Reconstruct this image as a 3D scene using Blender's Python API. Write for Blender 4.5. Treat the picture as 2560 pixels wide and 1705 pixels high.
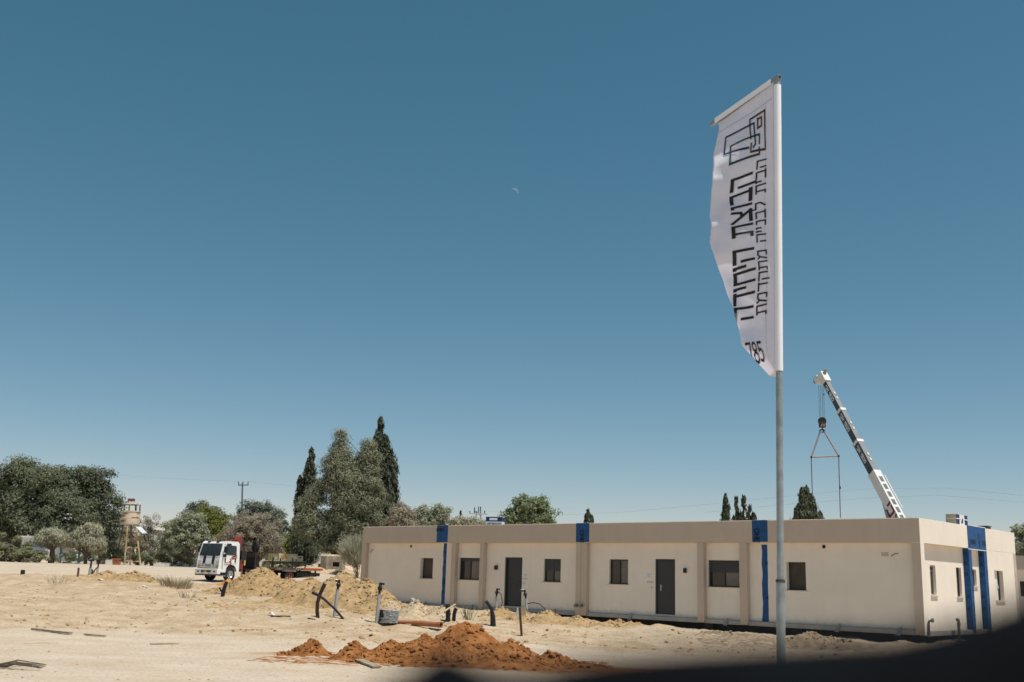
import bpy, math, random
import numpy as np
from mathutils import Vector, Matrix

for _o in list(bpy.data.objects):
    bpy.data.objects.remove(_o)
S = bpy.context.scene
COL = S.collection
random.seed(7)
RNG = np.random.default_rng(11)

# ------------------------------------------------------------------ camera
F_PX, TILT, ROLL, EYE = 2631.2, 0.2235, 0.0313, 1.305     # focal length in px of the 2560 px frame
_c, _s = math.cos(ROLL), math.sin(ROLL)
R0 = Vector((1, 0, 0)); U0 = Vector((0, -math.sin(TILT), math.cos(TILT))); FW = Vector((0, math.cos(TILT), math.sin(TILT)))
RT = R0 * _c + U0 * _s
UP = U0 * _c - R0 * _s
CAM = Vector((0, 0, EYE))
cam_d = bpy.data.cameras.new("camera")
cam = bpy.data.objects.new("camera", cam_d); COL.objects.link(cam)
cam_d.sensor_width = 36.0; cam_d.lens = F_PX / 2560 * 36
cam_d.clip_start = 0.02; cam_d.clip_end = 8000
cam_d.dof.use_dof = True; cam_d.dof.focus_distance = 22.0; cam_d.dof.aperture_fstop = 2.4
B = -FW
cam.matrix_world = Matrix(((RT.x, UP.x, B.x, CAM.x), (RT.y, UP.y, B.y, CAM.y), (RT.z, UP.z, B.z, CAM.z), (0, 0, 0, 1)))
S.camera = cam

# ------------------------------------------------------------------ light
SUN_EL = math.radians(69); SUN_H = Vector((0.83, -0.56, 0)).normalized()
SUN = Vector((SUN_H.x * math.cos(SUN_EL), SUN_H.y * math.cos(SUN_EL), math.sin(SUN_EL)))
W = bpy.data.worlds.new("World"); S.world = W; W.use_nodes = True
nt = W.node_tree; nt.nodes.clear()
sky = nt.nodes.new("ShaderNodeTexSky"); sky.sky_type = 'NISHITA'; sky.sun_disc = False
sky.sun_elevation = SUN_EL; sky.sun_rotation = math.atan2(SUN_H.x, SUN_H.y)
sky.air_density = 0.8; sky.dust_density = .1; sky.ozone_density = 4.0
# deep clear-air sky: contrast curve over the whole dome, then the teal cast of the picture
SKY_STR = .10
EXPO = .75
m1 = nt.nodes.new("ShaderNodeVectorMath"); m1.operation = 'SCALE'; m1.inputs["Scale"].default_value = .085
sep = nt.nodes.new("ShaderNodeSeparateXYZ"); cmb = nt.nodes.new("ShaderNodeCombineXYZ")
nt.links.new(sky.outputs[0], m1.inputs[0]); nt.links.new(m1.outputs[0], sep.inputs[0])
for i, (g, k) in enumerate(((1.36, 1.66), (.93, .90), (.95, .785))):
    pw = nt.nodes.new("ShaderNodeMath"); pw.operation = 'POWER'; pw.inputs[1].default_value = g
    ml = nt.nodes.new("ShaderNodeMath"); ml.operation = 'MULTIPLY'; ml.inputs[1].default_value = k * 1.19 / 2 ** EXPO / SKY_STR
    nt.links.new(sep.outputs[i], pw.inputs[0]); nt.links.new(pw.outputs[0], ml.inputs[0]); nt.links.new(ml.outputs[0], cmb.inputs[i])
bg = nt.nodes.new("ShaderNodeBackground"); bg.inputs[1].default_value = SKY_STR
wo = nt.nodes.new("ShaderNodeOutputWorld")
nt.links.new(cmb.outputs[0], bg.inputs[0]); nt.links.new(bg.outputs[0], wo.inputs[0])
sl = bpy.data.lights.new("sun", 'SUN'); sl.energy = 2.9; sl.angle = math.radians(0.53); sl.color = (1.0, 0.95, 0.86)
so = bpy.data.objects.new("sun", sl); COL.objects.link(so)
so.rotation_euler = SUN.to_track_quat('Z', 'Y').to_euler()
S.view_settings.view_transform = 'Standard'; S.view_settings.look = 'None'
S.view_settings.exposure = EXPO; S.view_settings.gamma = 1.0; S.view_settings.use_curve_mapping = False

# ------------------------------------------------------------------ pixel helpers (2354 px wide view of the photograph)
K = 2560 / 2354
def ray(u, v):
    return FW + RT * ((u * K - 1280) / F_PX) - UP * ((v * K - 852.5) / F_PX)
def at(u, v, y):
    r = ray(u, v); return CAM + r * (y / r.y)
def mpx(y):                                    # metres per picture pixel at distance y
    return K * y / F_PX

# ------------------------------------------------------------------ noise + terrain heights
def _hash(ix, iy, seed):
    h = (ix.astype(np.int64) * 374761393 + iy.astype(np.int64) * 668265263 + seed * 1442695041) & 0x7fffffff
    h = ((h ^ (h >> 13)) * 1274126177) & 0x7fffffff
    return ((h ^ (h >> 16)) & 0xffff) / 65535.0
def vnoise(x, y, seed=0):
    x = np.asarray(x, float); y = np.asarray(y, float)
    ix = np.floor(x); iy = np.floor(y); fx = x - ix; fy = y - iy
    fx = fx * fx * (3 - 2 * fx); fy = fy * fy * (3 - 2 * fy)
    a = _hash(ix, iy, seed); b = _hash(ix + 1, iy, seed); c = _hash(ix, iy + 1, seed); d = _hash(ix + 1, iy + 1, seed)
    return (a * (1 - fx) + b * fx) * (1 - fy) + (c * (1 - fx) + d * fx) * fy
def fbm(x, y, seed=0, o=4):
    t = 0; amp = 1.0; n = 0
    for i in range(o):
        t = t + amp * (vnoise(x, y, seed + i * 17) - .5); n += amp; amp *= .5; x = np.asarray(x) * 2.03; y = np.asarray(y) * 2.03
    return t / n
def sstep(a, b, x):
    t = np.clip((np.asarray(x, float) - a) / (b - a), 0, 1); return t * t * (3 - 2 * t)
PY = [-3000, 0, 28, 40, 55, 70, 80, 90, 105, 130, 300, 6000]
PL = [-.25, -.25, -.15, .0, .25, .52, 1.05, 1.42, 1.62, 1.7, 1.6, .8]
PR = [-.25, -.25, -.22, -.22, -.1, .0, .1, .2, .3, .4, .6, .6]
def rough_mask(x, y):
    """1 on the loose yellow dirt, 0 on the pale trodden ground"""
    n = fbm(np.asarray(x) * .25, np.asarray(y) * .25, 5, 3)
    edge = 25.5 + n * 7 + np.clip((np.asarray(x) + 6) * -.1, -1.5, 2.5)
    m = sstep(-1.6, 1.6, np.asarray(y) - edge) * (1 - sstep(-5, 5, np.asarray(y) - (69 + n * 22)))
    return m
def terrain(x, y):
    x = np.asarray(x, float); y = np.asarray(y, float)
    l = np.interp(y, PY, PL); r = np.interp(y, PY, PR)
    w = sstep(-6, 6, x + (y - 45) * .25)
    h = l * (1 - w) + r * w
    for (cx, cy, rx, ry, a) in ((-15, 86, 6, 5, .25), (-10, 72, 5, 8, .45), (-24.5, 60, 5, 3.0, .45), (-19, 57, 4, 2, .28),
                                (-30, 58, 6, 2.0, .25), (-13, 41, 5, 2.2, .22), (-20, 38, 6, 2.0, .18), (-9, 33, 4, 1.6, .16),
                                (3.5, 33.5, 3.0, 1.2, .20), (8, 30, 3.5, 1.0, .18), (7.6, 34.4, 1.4, .8, .14), (11.5, 29, 2.2, .8, .15)):
        h = h + a * np.exp(-((x - cx) / rx) ** 2 - ((y - cy) / ry) ** 2)
    m = rough_mask(x, y)
    near = 1 - sstep(60, 140, y)
    h = h + near * (fbm(x * .35, y * .5, 1, 3) * (.10 + .16 * m) + fbm(x * 1.6, y * 1.9, 2, 3) * (.025 + .17 * m) + fbm(x * 5, y * 5, 3, 2) * (.012 + .05 * m))
    # worn wheel ruts across the trodden ground
    rut = np.exp(-((y - 22.6 - x * .10) / .35) ** 2) + np.exp(-((y - 24.4 - x * .10) / .35) ** 2)
    return h - .03 * rut
def gz(x, y):
    return float(terrain(np.array([x]), np.array([y]))[0])
def ground(u, v):
    """where the sight line through a picture point meets the ground"""
    r = ray(u, v); r = r / r.y
    ys = np.concatenate([np.arange(9, 60, .05), np.arange(60, 140, .2)])
    zs = EYE + r.z * ys; g = terrain(r.x * ys, ys)
    k = np.argmax(g >= zs)
    y = ys[k] if (g >= zs).any() else 100.0
    return Vector((r.x * y, y, gz(r.x * y, y)))
def onground(u, y):
    """point on the ground at distance y under picture column u (near the horizon)"""
    r = ray(u, 1330); x = r.x / r.y * y
    return Vector((x, y, gz(x, y)))

# ------------------------------------------------------------------ materials
MATS = {}
def mat(name, col, rough=.7, var=.12, vscale=6.0, bump=0.0, bscale=40.0, metal=0.0, spec=.3, col2=None, detail=5.0):
    if name in MATS: return MATS[name]
    m = bpy.data.materials.new(name); m.use_nodes = True; t = m.node_tree; p = t.nodes["Principled BSDF"]
    p.inputs["Roughness"].default_value = rough; p.inputs["Metallic"].default_value = metal; p.inputs["Specular IOR Level"].default_value = spec
    tc = t.nodes.new("ShaderNodeTexCoord")
    nz = t.nodes.new("ShaderNodeTexNoise"); nz.inputs["Scale"].default_value = vscale; nz.inputs["Detail"].default_value = detail
    t.links.new(tc.outputs["Object"], nz.inputs["Vector"])
    rp = t.nodes.new("ShaderNodeValToRGB"); rp.color_ramp.elements[0].position = .32; rp.color_ramp.elements[1].position = .68
    a = [c * (1 - var) for c in col]; b = list(col2) if col2 else [min(1, c * (1 + var)) for c in col]
    rp.color_ramp.elements[0].color = (*a, 1); rp.color_ramp.elements[1].color = (*b, 1)
    t.links.new(nz.outputs[0], rp.inputs[0]); t.links.new(rp.outputs[0], p.inputs["Base Color"])
    if bump:
        n2 = t.nodes.new("ShaderNodeTexNoise"); n2.inputs["Scale"].default_value = bscale; n2.inputs["Detail"].default_value = 6
        t.links.new(tc.outputs["Object"], n2.inputs["Vector"])
        bp = t.nodes.new("ShaderNodeBump"); bp.inputs["Strength"].default_value = min(1, bump); bp.inputs["Distance"].default_value = .02 if bump <= 1 else .05
        t.links.new(n2.outputs[0], bp.inputs["Height"]); t.links.new(bp.outputs[0], p.inputs["Normal"])
    MATS[name] = m
    return m
def leaf_mat(name, c1, c2, trans=.35):
    if name in MATS: return MATS[name]
    m = bpy.data.materials.new(name); m.use_nodes = True; t = m.node_tree; t.nodes.clear()
    g = t.nodes.new("ShaderNodeNewGeometry"); tc = t.nodes.new("ShaderNodeTexCoord")
    nz = t.nodes.new("ShaderNodeTexNoise"); nz.inputs["Scale"].default_value = .7; nz.inputs["Detail"].default_value = 3
    t.links.new(tc.outputs["Object"], nz.inputs["Vector"])
    ad = t.nodes.new("ShaderNodeMath"); ad.operation = 'MULTIPLY_ADD'; ad.inputs[1].default_value = .55
    sc = t.nodes.new("ShaderNodeMath"); sc.operation = 'MULTIPLY'; sc.inputs[1].default_value = .5
    t.links.new(nz.outputs[0], sc.inputs[0]); t.links.new(g.outputs["Random Per Island"], ad.inputs[0]); t.links.new(sc.outputs[0], ad.inputs[2])
    rp = t.nodes.new("ShaderNodeValToRGB"); rp.color_ramp.elements[0].color = (*c1, 1); rp.color_ramp.elements[1].color = (*c2, 1)
    rp.color_ramp.elements[0].position = .15; rp.color_ramp.elements[1].position = .85
    t.links.new(ad.outputs[0], rp.inputs[0])
    d = t.nodes.new("ShaderNodeBsdfPrincipled"); d.inputs["Roughness"].default_value = .75; d.inputs["Specular IOR Level"].default_value = .10
    tr = t.nodes.new("ShaderNodeBsdfTranslucent"); mx = t.nodes.new("ShaderNodeMixShader"); mx.inputs[0].default_value = trans
    o = t.nodes.new("ShaderNodeOutputMaterial")
    t.links.new(rp.outputs[0], d.inputs["Base Color"]); t.links.new(rp.outputs[0], tr.inputs[0])
    t.links.new(d.outputs[0], mx.inputs[1]); t.links.new(tr.outputs[0], mx.inputs[2]); t.links.new(mx.outputs[0], o.inputs[0])
    MATS[name] = m
    return m

# ------------------------------------------------------------------ mesh building
class MB:
    def __init__(s): s.v = []; s.f = []
    def add(s, vs, fs):
        n = len(s.v); s.v += [tuple(p) for p in vs]; s.f += [tuple(i + n for i in f) for f in fs]; return s
    def box(s, x0, x1, y0, y1, z0, z1, M=None, taper=None):
        vs = [Vector((x, y, z)) for z in (z0, z1) for y in (y0, y1) for x in (x0, x1)]
        if taper:
            cx, cy = (x0 + x1) / 2, (y0 + y1) / 2
            for i in range(4, 8): vs[i].x = cx + (vs[i].x - cx) * taper[0]; vs[i].y = cy + (vs[i].y - cy) * taper[1]
        if M is not None: vs = [M @ p for p in vs]
        return s.add(vs, [(0, 2, 3, 1), (4, 5, 7, 6), (0, 1, 5, 4), (2, 6, 7, 3), (0, 4, 6, 2), (1, 3, 7, 5)])
    def tube(s, path, r, n=8, caps=True):
        path = [Vector(p) for p in path]; rs = r if isinstance(r, (list, tuple)) else [r] * len(path)
        vs = []; fs = []; prev = None
        for i, p in enumerate(path):
            d = (path[min(i + 1, len(path) - 1)] - path[max(i - 1, 0)])
            d = d.normalized() if d.length > 1e-9 else Vector((0, 0, 1))
            if prev is None:
                a = d.orthogonal().normalized()
            else:
                a = prev - d * prev.dot(d); a = a.normalized() if a.length > 1e-6 else d.orthogonal().normalized()
            prev = a; b = d.cross(a)
            for k in range(n):
                t = 2 * math.pi * k / n; vs.append(p + (a * math.cos(t) + b * math.sin(t)) * rs[i])
        for i in range(len(path) - 1):
            for k in range(n):
                fs.append((i * n + k, i * n + (k + 1) % n, (i + 1) * n + (k + 1) % n, (i + 1) * n + k))
        if caps: fs += [tuple(range(n))[::-1], tuple(range((len(path) - 1) * n, len(path) * n))]
        return s.add(vs, fs)
    def cyl(s, p0, p1, r, n=12, r1=None): return s.tube([p0, p1], [r, r if r1 is None else r1], n)
    def lathe(s, prof, n=20, M=None):
        """(radius, z) profile turned about the local z axis"""
        vs = []; fs = []
        for r, z in prof:
            for k in range(n):
                t = 2 * math.pi * k / n; p = Vector((r * math.cos(t), r * math.sin(t), z)); vs.append(M @ p if M is not None else p)
        for i in range(len(prof) - 1):
            for k in range(n): fs.append((i * n + k, i * n + (k + 1) % n, (i + 1) * n + (k + 1) % n, (i + 1) * n + k))
        return s.add(vs, fs)
    def prism(s, poly, d0, d1, M):
        """polygon (2D, ccw) pushed from d0 to d1 along the third axis of M"""
        n = len(poly)
        vs = [M @ Vector((p[0], p[1], d)) for d in (d0, d1) for p in poly]
        fs = [tuple(range(n))[::-1], tuple(range(n, 2 * n))] + [(i, (i + 1) % n, n + (i + 1) % n, n + i) for i in range(n)]
        return s.add(vs, fs)
    def build(s, name, m, parent=None, smooth=False, bevel=0.0):
        me = bpy.data.meshes.new(name); me.from_pydata(s.v, [], s.f); me.update()
        o = bpy.data.objects.new(name, me); COL.objects.link(o)
        me.materials.append(m)
        if smooth:
            me.polygons.foreach_set("use_smooth", [True] * len(me.polygons))
            try: me.set_sharp_from_angle(angle=math.radians(42))
            except Exception: pass
        if bevel:
            b = o.modifiers.new("bevel", 'BEVEL'); b.width = bevel; b.segments = 2; b.limit_method = 'ANGLE'
        if parent: o.parent = parent
        return o
def np_mesh(name, V, Fq, m, parent=None, smooth=False):
    V = np.asarray(V, np.float32); Fq = np.asarray(Fq, np.int32); k = Fq.shape[1]
    me = bpy.data.meshes.new(name); me.vertices.add(len(V)); me.vertices.foreach_set("co", V.ravel())
    me.loops.add(Fq.size); me.loops.foreach_set("vertex_index", Fq.ravel())
    me.polygons.add(len(Fq)); me.polygons.foreach_set("loop_start", np.arange(0, Fq.size, k, dtype=np.int32))
    try: me.polygons.foreach_set("loop_total", np.full(len(Fq), k, np.int32))
    except Exception: pass
    me.update(calc_edges=True); me.validate()
    if smooth: me.polygons.foreach_set("use_smooth", np.ones(len(me.polygons), bool))
    o = bpy.data.objects.new(name, me); COL.objects.link(o); me.materials.append(m)
    if parent: o.parent = parent
    return o
def tag(o, label=None, cat=None, group=None, kind=None):
    if label: o["label"] = label
    if cat: o["category"] = cat
    if group: o["group"] = group
    if kind: o["kind"] = kind
    return o
def thing(name, label, cat, loc=(0, 0, 0), rz=0.0, group=None):
    e = bpy.data.objects.new(name, None); COL.objects.link(e); e.location = loc; e.rotation_euler = (0, 0, rz); e.empty_display_size = .2
    return tag(e, label, cat, group)
def sheet(x0, x1, z0, z1, holes, y, depth, mb):
    """a wall face in the xz plane at y with rectangular holes and their reveals (depth into +y)"""
    xs = sorted({x0, x1, *[h[0] for h in holes], *[h[1] for h in holes]}); zs = sorted({z0, z1, *[h[2] for h in holes], *[h[3] for h in holes]})
    for i in range(len(xs) - 1):
        for j in range(len(zs) - 1):
            cx, cz = (xs[i] + xs[i + 1]) / 2, (zs[j] + zs[j + 1]) / 2
            if any(h[0] < cx < h[1] and h[2] < cz < h[3] for h in holes): continue
            mb.add([(xs[i], y, zs[j]), (xs[i + 1], y, zs[j]), (xs[i + 1], y, zs[j + 1]), (xs[i], y, zs[j + 1])], [(0, 1, 2, 3)])
    for (a, b, c, d) in holes:
        p = [(a, c), (b, c), (b, d), (a, d)]
        for i in range(4):
            q, r = p[i], p[(i + 1) % 4]
            mb.add([(q[0], y, q[1]), (r[0], y, r[1]), (r[0], y + depth, r[1]), (q[0], y + depth, q[1])], [(3, 2, 1, 0)])

# ------------------------------------------------------------------ letters drawn with strokes (x to the right, y up, unit height)
GL = {
 'ה': (.85, [[(0, 1), (.85, 1), (.85, 0)], [(.06, .58), (.06, 0)]]), 'ק': (.85, [[(0, 1), (.85, 1), (.85, 0.02)], [(.1, .58), (.1, -.2)]]),
 'ב': (.9, [[(.05, 1), (.75, 1), (.75, 0)], [(0, 0), (.9, 0)]]), 'ו': (.15, [[(.0, 1), (.13, 1), (.13, 0)]]),
 'צ': (.95, [[(0, 1), (.9, 0)], [(.88, 1), (.8, .55), (.5, .45)], [(0, 0), (.9, 0)]]), 'ת': (1.0, [[(.05, 1), (.95, 1), (.95, 0)], [(.25, 1), (.25, 0), (0, 0)]]),
 'י': (.12, [[(.0, 1), (.08, 1), (.08, .5)]]), 'ח': (.85, [[(.05, 0), (.05, 1), (.85, 1), (.85, 0)]]), 'ד': (.8, [[(0, 1), (.8, 1)], [(.68, 1), (.68, 0)]]),
 'ל': (.75, [[(0, 1.35), (0, 1), (.72, 1), (.72, .5), (.3, 0)]]), 'נ': (.55, [[(.15, 1), (.5, 1), (.5, 0), (0, 0)]]),
 'מ': (.95, [[(.02, 0), (.22, .75), (.02, 1)], [(.22, .8), (.5, 1), (.9, 1), (.9, 0), (.5, 0)]]),
 'פ': (.8, [[(0, 0), (.75, 0), (.75, 1), (.05, 1), (.05, .55), (.4, .55)]]), 'א': (.9, [[(0, 1), (.9, 0)], [(.85, 1), (.8, .6), (.6, .42)], [(.05, 0), (.08, .4), (.32, .62)]]),
 'O': (.8, [[(.25, 0), (0, .3), (0, .7), (.25, 1), (.55, 1), (.8, .7), (.8, .3), (.55, 0), (.25, 0)]]), 'N': (.7, [[(0, 0), (0, 1), (.7, 0), (.7, 1)]]),
 'E': (.6, [[(.6, 1), (0, 1), (0, 0), (.6, 0)], [(0, .5), (.5, .5)]]), 'X': (.7, [[(0, 0), (.7, 1)], [(0, 1), (.7, 0)]]),
 'T': (.7, [[(0, 1), (.7, 1)], [(.35, 1), (.35, 0)]]), 'R': (.65, [[(0, 0), (0, 1), (.5, 1), (.65, .75), (.5, .5), (0, .5)], [(.3, .5), (.65, 0)]]),
 'A': (.8, [[(0, 0), (.4, 1), (.8, 0)], [(.15, .35), (.65, .35)]]), 'D': (.7, [[(0, 0), (0, 1), (.4, 1), (.7, .7), (.7, .3), (.4, 0), (0, 0)]]),
 '7': (.55, [[(0, 1), (.55, 1), (.2, 0)]]), '8': (.6, [[(.3, .52), (.05, .65), (.05, .88), (.2, 1), (.4, 1), (.55, .88), (.55, .65), (.3, .52), (0, .35), (0, .12), (.2, 0), (.4, 0), (.6, .12), (.6, .35), (.3, .52)]]),
 '5': (.6, [[(.55, 1), (.08, 1), (.04, .56), (.35, .62), (.58, .45), (.58, .15), (.35, 0), (.02, .06)]]), ' ': (.45, []),
 '-': (.4, [[(0, .5), (.4, .5)]]),
}
def text_strokes(txt, rtl=False, gap=.28):
    """list of polylines; x runs 0..width (rtl text starts at width)"""
    out = []; x = 0.0; seq = txt[::-1] if rtl else txt
    for ch in seq:
        w, st = GL[ch]; out += [[(x + p[0], p[1]) for p in q] for q in st]; x += w + gap
    return out, x - gap
def ribbons(strokes, wid, fn, mb, step=.25, off=0.0):
    """turn polylines into flat ribbons on a surface; fn(x, y) -> point"""
    for q in strokes:
        pts = []
        for i in range(len(q) - 1):
            a, b = Vector(q[i]), Vector(q[i + 1]); n = max(1, int((b - a).length / step))
            for k in range(n): pts.append(a.lerp(b, k / n))
        pts.append(Vector(q[-1]))
        L = []; n = len(pts)
        for i, p in enumerate(pts):
            d0 = (p - pts[i - 1]).normalized() if i else None; d1 = (pts[i + 1] - p).normalized() if i < n - 1 else None
            if d0 is None: nn = Vector((-d1.y, d1.x)); m = 1
            elif d1 is None: nn = Vector((-d0.y, d0.x)); m = 1
            else:
                n0 = Vector((-d0.y, d0.x)); n1 = Vector((-d1.y, d1.x)); nn = n0 + n1
                nn = nn.normalized() if nn.length > .05 else n0; m = min(1.6, 1 / max(.35, nn.dot(n0)))
            e = Vector((0, 0))
            if i == 0: e = -d1 * wid * .5
            if i == n - 1: e = d0 * wid * .5
            L.append((p + e + nn * wid * .5 * m, p + e - nn * wid * .5 * m))
        vs = []; 
        for a, b in L: vs += [fn(a.x, a.y), fn(b.x, b.y)]
        mb.add(vs, [(2 * i, 2 * i + 1, 2 * i + 3, 2 * i + 2) for i in range(n - 1)])

# ================================================================== GROUND
def ground_mat():
    m = bpy.data.materials.new("sandy_ground"); m.use_nodes = True; t = m.node_tree; p = t.nodes["Principled BSDF"]
    p.inputs["Roughness"].default_value = .95; p.inputs["Specular IOR Level"].default_value = .1
    tc = t.nodes.new("ShaderNodeTexCoord")
    def noise(scale, det=6, sx=1, sy=1, dist=0):
        mp = t.nodes.new("ShaderNodeMapping"); mp.inputs["Scale"].default_value = (sx, sy, 1)
        n = t.nodes.new("ShaderNodeTexNoise"); n.inputs["Scale"].default_value = scale; n.inputs["Detail"].default_value = det; n.inputs["Distortion"].default_value = dist
        t.links.new(tc.outputs["Object"], mp.inputs[0]); t.links.new(mp.outputs[0], n.inputs["Vector"]); return n.outputs[0]
    def ramp(fac, p0, p1, c0, c1):
        r = t.nodes.new("ShaderNodeValToRGB"); r.color_ramp.elements[0].position = p0; r.color_ramp.elements[1].position = p1
        r.color_ramp.elements[0].color = (*c0, 1); r.color_ramp.elements[1].color = (*c1, 1); t.links.new(fac, r.inputs[0]); return r.outputs[0]
    def mix(fac, a, b):
        x = t.nodes.new("ShaderNodeMix"); x.data_type = 'RGBA'
        if hasattr(fac, "node"): t.links.new(fac, x.inputs[0])
        else: x.inputs[0].default_value = fac
        t.links.new(a, x.inputs[6]); t.links.new(b, x.inputs[7]); return x.outputs[2]
    pale = ramp(noise(.6, 8, 1, 1.6), .3, .7, (.47, .375, .28), (.56, .47, .375))
    tan = ramp(noise(1.1, 11, 1, 1.4), .36, .64, (.37, .265, .165), (.50, .395, .275))
    at_ = t.nodes.new("ShaderNodeAttribute"); at_.attribute_name = "tan"
    n3 = noise(2.2, 8)
    mm = t.nodes.new("ShaderNodeMath"); mm.operation = 'MULTIPLY_ADD'; mm.inputs[1].default_value = .9
    sub = t.nodes.new("ShaderNodeMath"); sub.operation = 'SUBTRACT'; sub.inputs[1].default_value = .5
    t.links.new(n3, sub.inputs[0]); t.links.new(sub.outputs[0], mm.inputs[0]); t.links.new(at_.outputs["Fac"], mm.inputs[2])
    cl = t.nodes.new("ShaderNodeClamp"); t.links.new(mm.outputs[0], cl.inputs[0])
    c = mix(cl.outputs[0], pale, tan)
    ar = t.nodes.new("ShaderNodeAttribute"); ar.attribute_name = "red"
    red = ramp(noise(3, 8), .3, .7, (.27, .11, .035), (.42, .205, .075))
    m2 = t.nodes.new("ShaderNodeMath"); m2.operation = 'MULTIPLY_ADD'; m2.inputs[1].default_value = 1.2
    t.links.new(sub.outputs[0], m2.inputs[0]); t.links.new(ar.outputs["Fac"], m2.inputs[2])
    m3 = t.nodes.new("ShaderNodeMath"); m3.operation = 'MULTIPLY'; m3.use_clamp = True; t.links.new(m2.outputs[0], m3.inputs[0])
    m4 = t.nodes.new("ShaderNodeMath"); m4.operation = 'MULTIPLY'; m4.inputs[1].default_value = 1.6; m4.use_clamp = True
    t.links.new(ar.outputs["Fac"], m4.inputs[0]); t.links.new(m4.outputs[0], m3.inputs[1])
    c = mix(m3.outputs[0], c, red)
    ag = t.nodes.new("ShaderNodeAttribute"); ag.attribute_name = "grey"
    veil_grey = ramp(noise(2.0, 8), .3, .7, (.36, .285, .21), (.48, .395, .30))
    c = mix(ag.outputs["Fac"], c, veil_grey)
    grit = ramp(noise(17, 6), .50, .70, (1, 1, 1), (.66, .58, .5))
    mu = t.nodes.new("ShaderNodeMix"); mu.data_type = 'RGBA'; mu.blend_type = 'MULTIPLY'; mu.inputs[0].default_value = .8
    t.links.new(c, mu.inputs[6]); t.links.new(grit, mu.inputs[7])
    t.links.new(mu.outputs[2], p.inputs["Base Color"])
    b1 = t.nodes.new("ShaderNodeBump"); b1.inputs["Strength"].default_value = .55; b1.inputs["Distance"].default_value = .05
    t.links.new(noise(9, 8), b1.inputs["Height"])
    b2 = t.nodes.new("ShaderNodeBump"); b2.inputs["Strength"].default_value = .4; b2.inputs["Distance"].default_value = .02
    t.links.new(noise(45, 5), b2.inputs["Height"]); t.links.new(b1.outputs[0], b2.inputs["Normal"]); t.links.new(b2.outputs[0], p.inputs["Normal"])
    return m
def grow(a, b, step, g, lim):
    out = []; x = b; st = step
    while x < lim: st *= g; x += st; out.append(x)
    lo = []; x = a; st = step
    while x > -lim: st *= g; x -= st; lo.append(x)
    return np.array(lo[::-1] + list(np.arange(a, b + step / 2, step)) + out)
GX = grow(-24, 18, .13, 1.10, 4000); GY = grow(12.5, 62, .13, 1.10, 5000)
XX, YY = np.meshgrid(GX, GY)
ZZ = terrain(XX, YY)
nx, ny = len(GX), len(GY)
idx = np.arange(nx * ny).reshape(ny, nx)
FQ = np.stack([idx[:-1, :-1], idx[:-1, 1:], idx[1:, 1:], idx[1:, :-1]], -1).reshape(-1, 4)
gobj = np_mesh("ground", np.stack([XX, YY, ZZ], -1).reshape(-1, 3), FQ, ground_mat(), smooth=True)
tag(gobj, kind="structure")
def point_attr(o, name, arr):
    a = o.data.attributes.new(name, 'FLOAT', 'POINT'); a.data.foreach_set("value", np.asarray(arr, np.float32).ravel())
point_attr(gobj, "tan", np.clip(rough_mask(XX, YY) * .85 + .12 * sstep(.08, .3, fbm(XX * .3, YY * .4, 9, 3)), 0, 1))
redm = np.clip(1.15 * np.exp(-(((XX - .3) / 3.6) ** 2 + ((YY - 19.6 - .5 * fbm(XX * .9, YY * .9, 31, 3)) / .8) ** 2) ** 1.5) + 1.0 * np.exp(-(((XX - 3.0) / 3.8) ** 2 + ((YY - 18.9 - .8 * fbm(XX * .7, YY * .7, 33, 3)) / 1.2) ** 2) ** 1.3) + .5 * np.exp(-(((XX - 5.5) / 3.6) ** 2 + ((YY - 17.4) / 1.6) ** 2)) + .6 * np.exp(-(((XX + 4.2) / .9) ** 2 + ((YY - 20.9) / .35) ** 2)), 0, 1)
for (u_, v_, rx_, ry_, am_) in ((215, 1440, .5, .16, .5), (455, 1444, .55, .14, .38), (99, 1479, .4, .12, .5), (161, 1494, .45, .12, .35), (720, 1503, .5, .12, .6)):
    q_ = ground(u_, v_); redm = np.clip(redm + am_ * np.exp(-((XX - q_.x) / rx_) ** 2 - ((YY - q_.y) / (ry_ * 2.5)) ** 2), 0, 1)
point_attr(gobj, "red", redm)
point_attr(gobj, "grey", .6 * sstep(0, 5, XX - 1.5 + (YY - 30) * .25) * sstep(20.5, 23, YY + fbm(XX * .4, YY * .4, 21, 3) * 5) * (1 - sstep(60, 80, YY)))  # greyer soil, with the dark blur's veil partly put into the colour

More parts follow.
